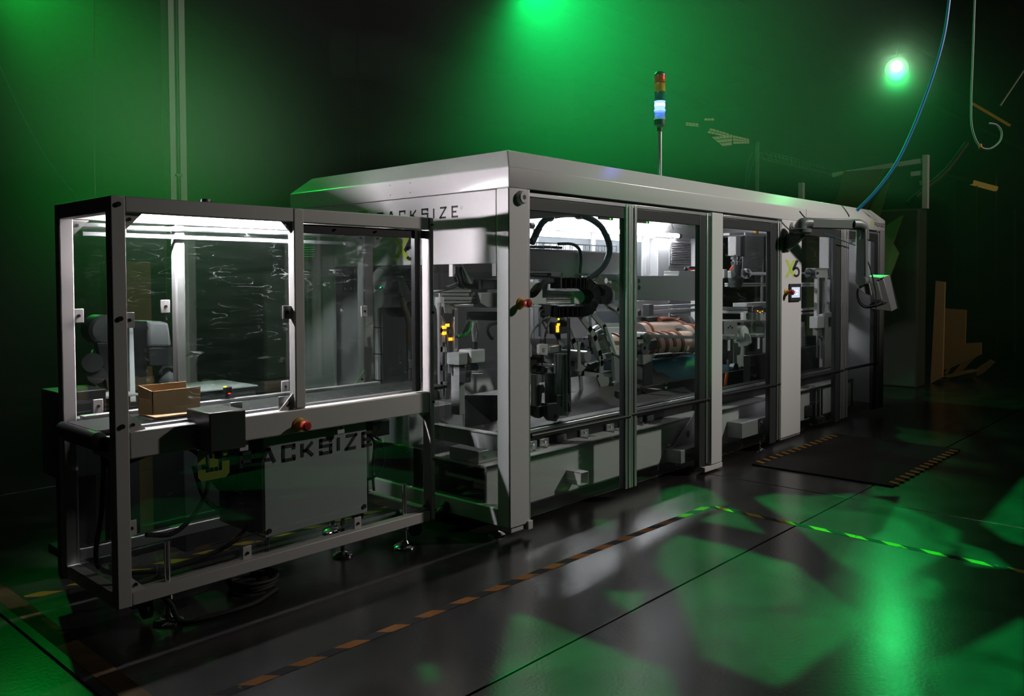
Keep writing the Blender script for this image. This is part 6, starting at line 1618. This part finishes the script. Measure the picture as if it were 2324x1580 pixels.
def far_window(name, corners, nx, nz, label):
    w_ = thing(name, label, 'window', corners[0])
    a_, b_, c_, d_ = [Vector(p) for p in corners]
    for i in range(nx):
        for j in range(nz):
            u0, u1, v0, v1 = (i + .12) / nx, (i + .88) / nx, (j + .12) / nz, (j + .88) / nz
            def bl(u, v): return (a_ * (1 - u) + b_ * u) * (1 - v) + (d_ * (1 - u) + c_ * u) * v
            part(w_, 'pane', sheet3([bl(u0, v0), bl(u1, v0), bl(u1, v1), bl(u0, v1)], .02), LAMPW)
    part(w_, 'frame', sheet3([a_ + Vector((.06, 0, 0)), b_ + Vector((.06, 0, 0)), c_ + Vector((.06, 0, 0)), d_ + Vector((.06, 0, 0))], .03), BLACKM)
mz = MB().obox(tuple(Vector((14.447, 6.538, 5.128)) + Vector((.60, .54, -2.35))), (1.0, 2.6, 5.9), (0, 0, math.radians(42.5))).build('mezzanine_wall', mat('mezzanine_dark', (.012, .014, .012), .8))
tag(mz, 'dark mezzanine wall that carries the far lit window grids', 'wall')
far_window('far_window', [(14.357, 6.641, 5.234), (14.660, 6.303, 5.096), (14.636, 6.325, 5.001), (14.297, 6.701, 5.108)], 6, 2, 'upper left of the far pale lit window grids behind the signal tower')
far_window('far_window', [(14.359, 6.629, 5.023), (14.710, 6.248, 5.074), (14.688, 6.259, 4.810), (14.545, 6.414, 4.790)], 6, 3, 'lower left of the far pale lit window grids, the largest')
far_window('far_window', [(14.709, 6.248, 5.064), (14.978, 5.950, 4.967), (14.975, 5.947, 4.851), (14.718, 6.228, 4.842)], 6, 3, 'right-hand far pale lit window grid next to the bright post')
far_window('far_window', [(13.954, 7.088, 5.374), (14.168, 6.854, 5.341), (14.165, 6.852, 5.256), (13.959, 7.079, 5.289)], 4, 2, 'small far lit window grid nearest the signal tower')
far_window('far_window', [(14.263, 6.755, 5.467), (14.420, 6.583, 5.466), (14.419, 6.582, 5.403), (14.262, 6.753, 5.404)], 3, 1, 'smallest far lit window, topmost of the grids')
ad = thing('air_duct', 'long fabric air duct hanging faintly in the haze behind the machine', 'duct', (9, 13, 5))
part(ad, 'tube', MB().tube([(6.524, 10.810, 6.241), (7.248, 10.012, 6.148), (7.963, 9.207, 5.650), (8.680, 8.405, 5.288), (9.769, 7.210, 5.192)], .5, 20), mat('duct_fabric', (.10, .11, .09), .9))
o = MB().tube([(6.319, 9.754, 10.529), (6.208, 9.651, 5.798), (6.189, 9.616, 4.615), (6.170, 9.592, 3.685)], .02, 6).build('drop_cable', BLACK); tag(o, 'thin dark cable hanging straight down in the haze above the end fascia', 'cable')
hp = thing('far_post', 'thin pale post at the right edge far behind', 'post', (16.882, 0.711, 0.952))
part(hp, 'pole', MB().bar((16.938, 0.751, 3.090), (16.850, 0.687, -0.284), .05), GREY)
# the visible stage lamp
sl = thing('stage_lamp', 'bright green stage lamp shining through the haze at the upper right', 'lamp', (LAMP_R[0], LAMP_R[1], LAMP_R[2]))
ld = (Vector((-3.7, -3.4, 1.0)) - Vector(LAMP_R)).normalized()
lc = Vector(LAMP_R) - ld * .05
part(sl, 'lens', MB().cyl(lc - ld * .004, lc - ld * .012, .215, 28), emis('lamp_lens_outer', (.16, 1.0, .30), .9))
part(sl, 'bright_core', MB().cyl(lc + ld * .04 + Vector((0, 0, .055)), lc + ld * .03 + Vector((0, 0, .055)), .105, 24), LAMPG)
part(sl, 'can', MB().lathe(lc - ld * .012, -ld, [(0, .225), (.3, .2), (.36, .12)], 28), BLACKM)
part(sl, 'rim', MB().ring(lc - ld * .01, ld, .212, .235, .02, 28), BLACKM)
part(sl, 'yoke', MB().bar(lc - ld * .1 + Vector((0, 0, .1)), lc - ld * .1 + Vector((0, 0, 3.8)), .03), BLACKM)

# added lamp, unseen under the ceiling: a metal plate with cut shapes makes the green patches on the floor
FLOOR_SHAPES = [
    [(1.174, -0.241), (1.744, -0.017), (1.972, -0.066), (1.943, -0.281), (1.680, -0.568), (1.150, -0.552)],
    [(1.172, -0.638), (1.606, -0.641), (1.192, -1.078)],
    [(1.950, -0.636), (2.173, -0.696), (2.272, -0.923), (2.553, -1.124), (2.523, -1.371), (2.070, -1.978), (1.611, -2.047), (0.767, -1.952), (0.858, -1.760), (1.090, -1.524), (1.503, -1.128)],
    [(0.801, -0.695), (0.826, -0.985), (0.794, -1.228), (0.771, -1.451), (0.585, -1.654), (0.285, -2.011), (0.150, -2.049), (-0.528, -2.024), (-0.644, -2.004), (-0.613, -1.758), (-0.602, -1.650), (-0.280, -1.384), (0.032, -1.133), (0.198, -0.919), (0.542, -0.730)],
    [(-0.805, -0.760), (-0.770, -0.799), (-0.788, -1.182), (-0.802, -1.427), (-0.793, -1.617), (-1.039, -1.816), (-1.578, -1.312), (-1.384, -1.182)],
    [(0.722, -0.103), (0.778, -0.135), (0.793, -0.214), (0.635, -0.302), (0.544, -0.271)],
    [(-0.267, -0.893), (-0.183, -1.032), (-0.113, -1.065), (-0.405, -1.182), (-0.386, -1.065)],
    [(-1.457, -0.821), (-1.414, -0.868), (-1.487, -0.987), (-1.539, -0.967)],
    [(0.281, -2.083), (0.478, -2.068), (0.547, -2.128), (0.458, -2.205), (0.153, -2.295), (-0.058, -2.314), (-0.040, -2.273)],
    [(0.718, -2.080), (1.072, -2.079), (0.958, -2.165), (0.718, -2.210)],
    [(-0.206, -2.325), (-0.162, -2.346), (-0.420, -2.502), (-0.524, -2.387)],
    [(-0.052, -2.381), (0.252, -2.471), (0.798, -2.583), (-0.180, -2.769), (-0.376, -2.551)],
    [(2.322, -2.045), (4.049, -1.965), (1.996, -2.355), (2.021, -2.257)],
    [(1.808, -2.019), (1.749, -2.200), (1.495, -2.366), (1.388, -2.194)],
]
pl_ = thing('added_patch_lamp', 'added black lamp with a cut plate, unseen, that makes the green floor patches', 'lamp', (GOBO[0], GOBO[1], GOBO[2] - .4))
cu = bpy.data.curves.new('pattern_plate', 'CURVE')
cu.dimensions = '2D'
cu.fill_mode = 'BOTH'
def ring2(pts):
    sp_c = cu.splines.new('POLY')
    sp_c.points.add(len(pts) - 1)
    for i_, p_ in enumerate(pts):
        sp_c.points[i_].co = (p_[0], p_[1], 0, 1)
    sp_c.use_cyclic_u = True
ring2([(-.3, -.3), (.3, -.3), (.3, .3), (-.3, .3)])
for shp in FLOOR_SHAPES:
    ring2([((p_[0] - GOBO[0]) * .4 / GOBO[2], (p_[1] - GOBO[1]) * .4 / GOBO[2]) for p_ in shp])
tmp = bpy.data.objects.new('pattern_plate_curve', cu)
me_ = bpy.data.meshes.new_from_object(tmp)
bpy.data.objects.remove(tmp)
me_.materials.clear()
me_.materials.append(BLACKM)
po_ = bpy.data.objects.new('pattern_plate', me_)
COL.objects.link(po_)
po_.parent = pl_
part(pl_, 'hood', MB().box(GOBO[0] - .3, GOBO[0] + .3, GOBO[1] - .3, GOBO[1] - .29, GOBO[2] - .4, GOBO[2] + .1).box(GOBO[0] - .3, GOBO[0] + .3, GOBO[1] + .29, GOBO[1] + .3, GOBO[2] - .4, GOBO[2] + .1).box(GOBO[0] - .3, GOBO[0] - .29, GOBO[1] - .3, GOBO[1] + .3, GOBO[2] - .4, GOBO[2] + .1).box(GOBO[0] + .29, GOBO[0] + .3, GOBO[1] - .3, GOBO[1] + .3, GOBO[2] - .4, GOBO[2] + .1), BLACKM)
part(pl_, 'hanger', MB().cyl((GOBO[0], GOBO[1] + .295, GOBO[2] + .1), (GOBO[0], GOBO[1] + .295, 8.4), .02, 8), BLACKM)
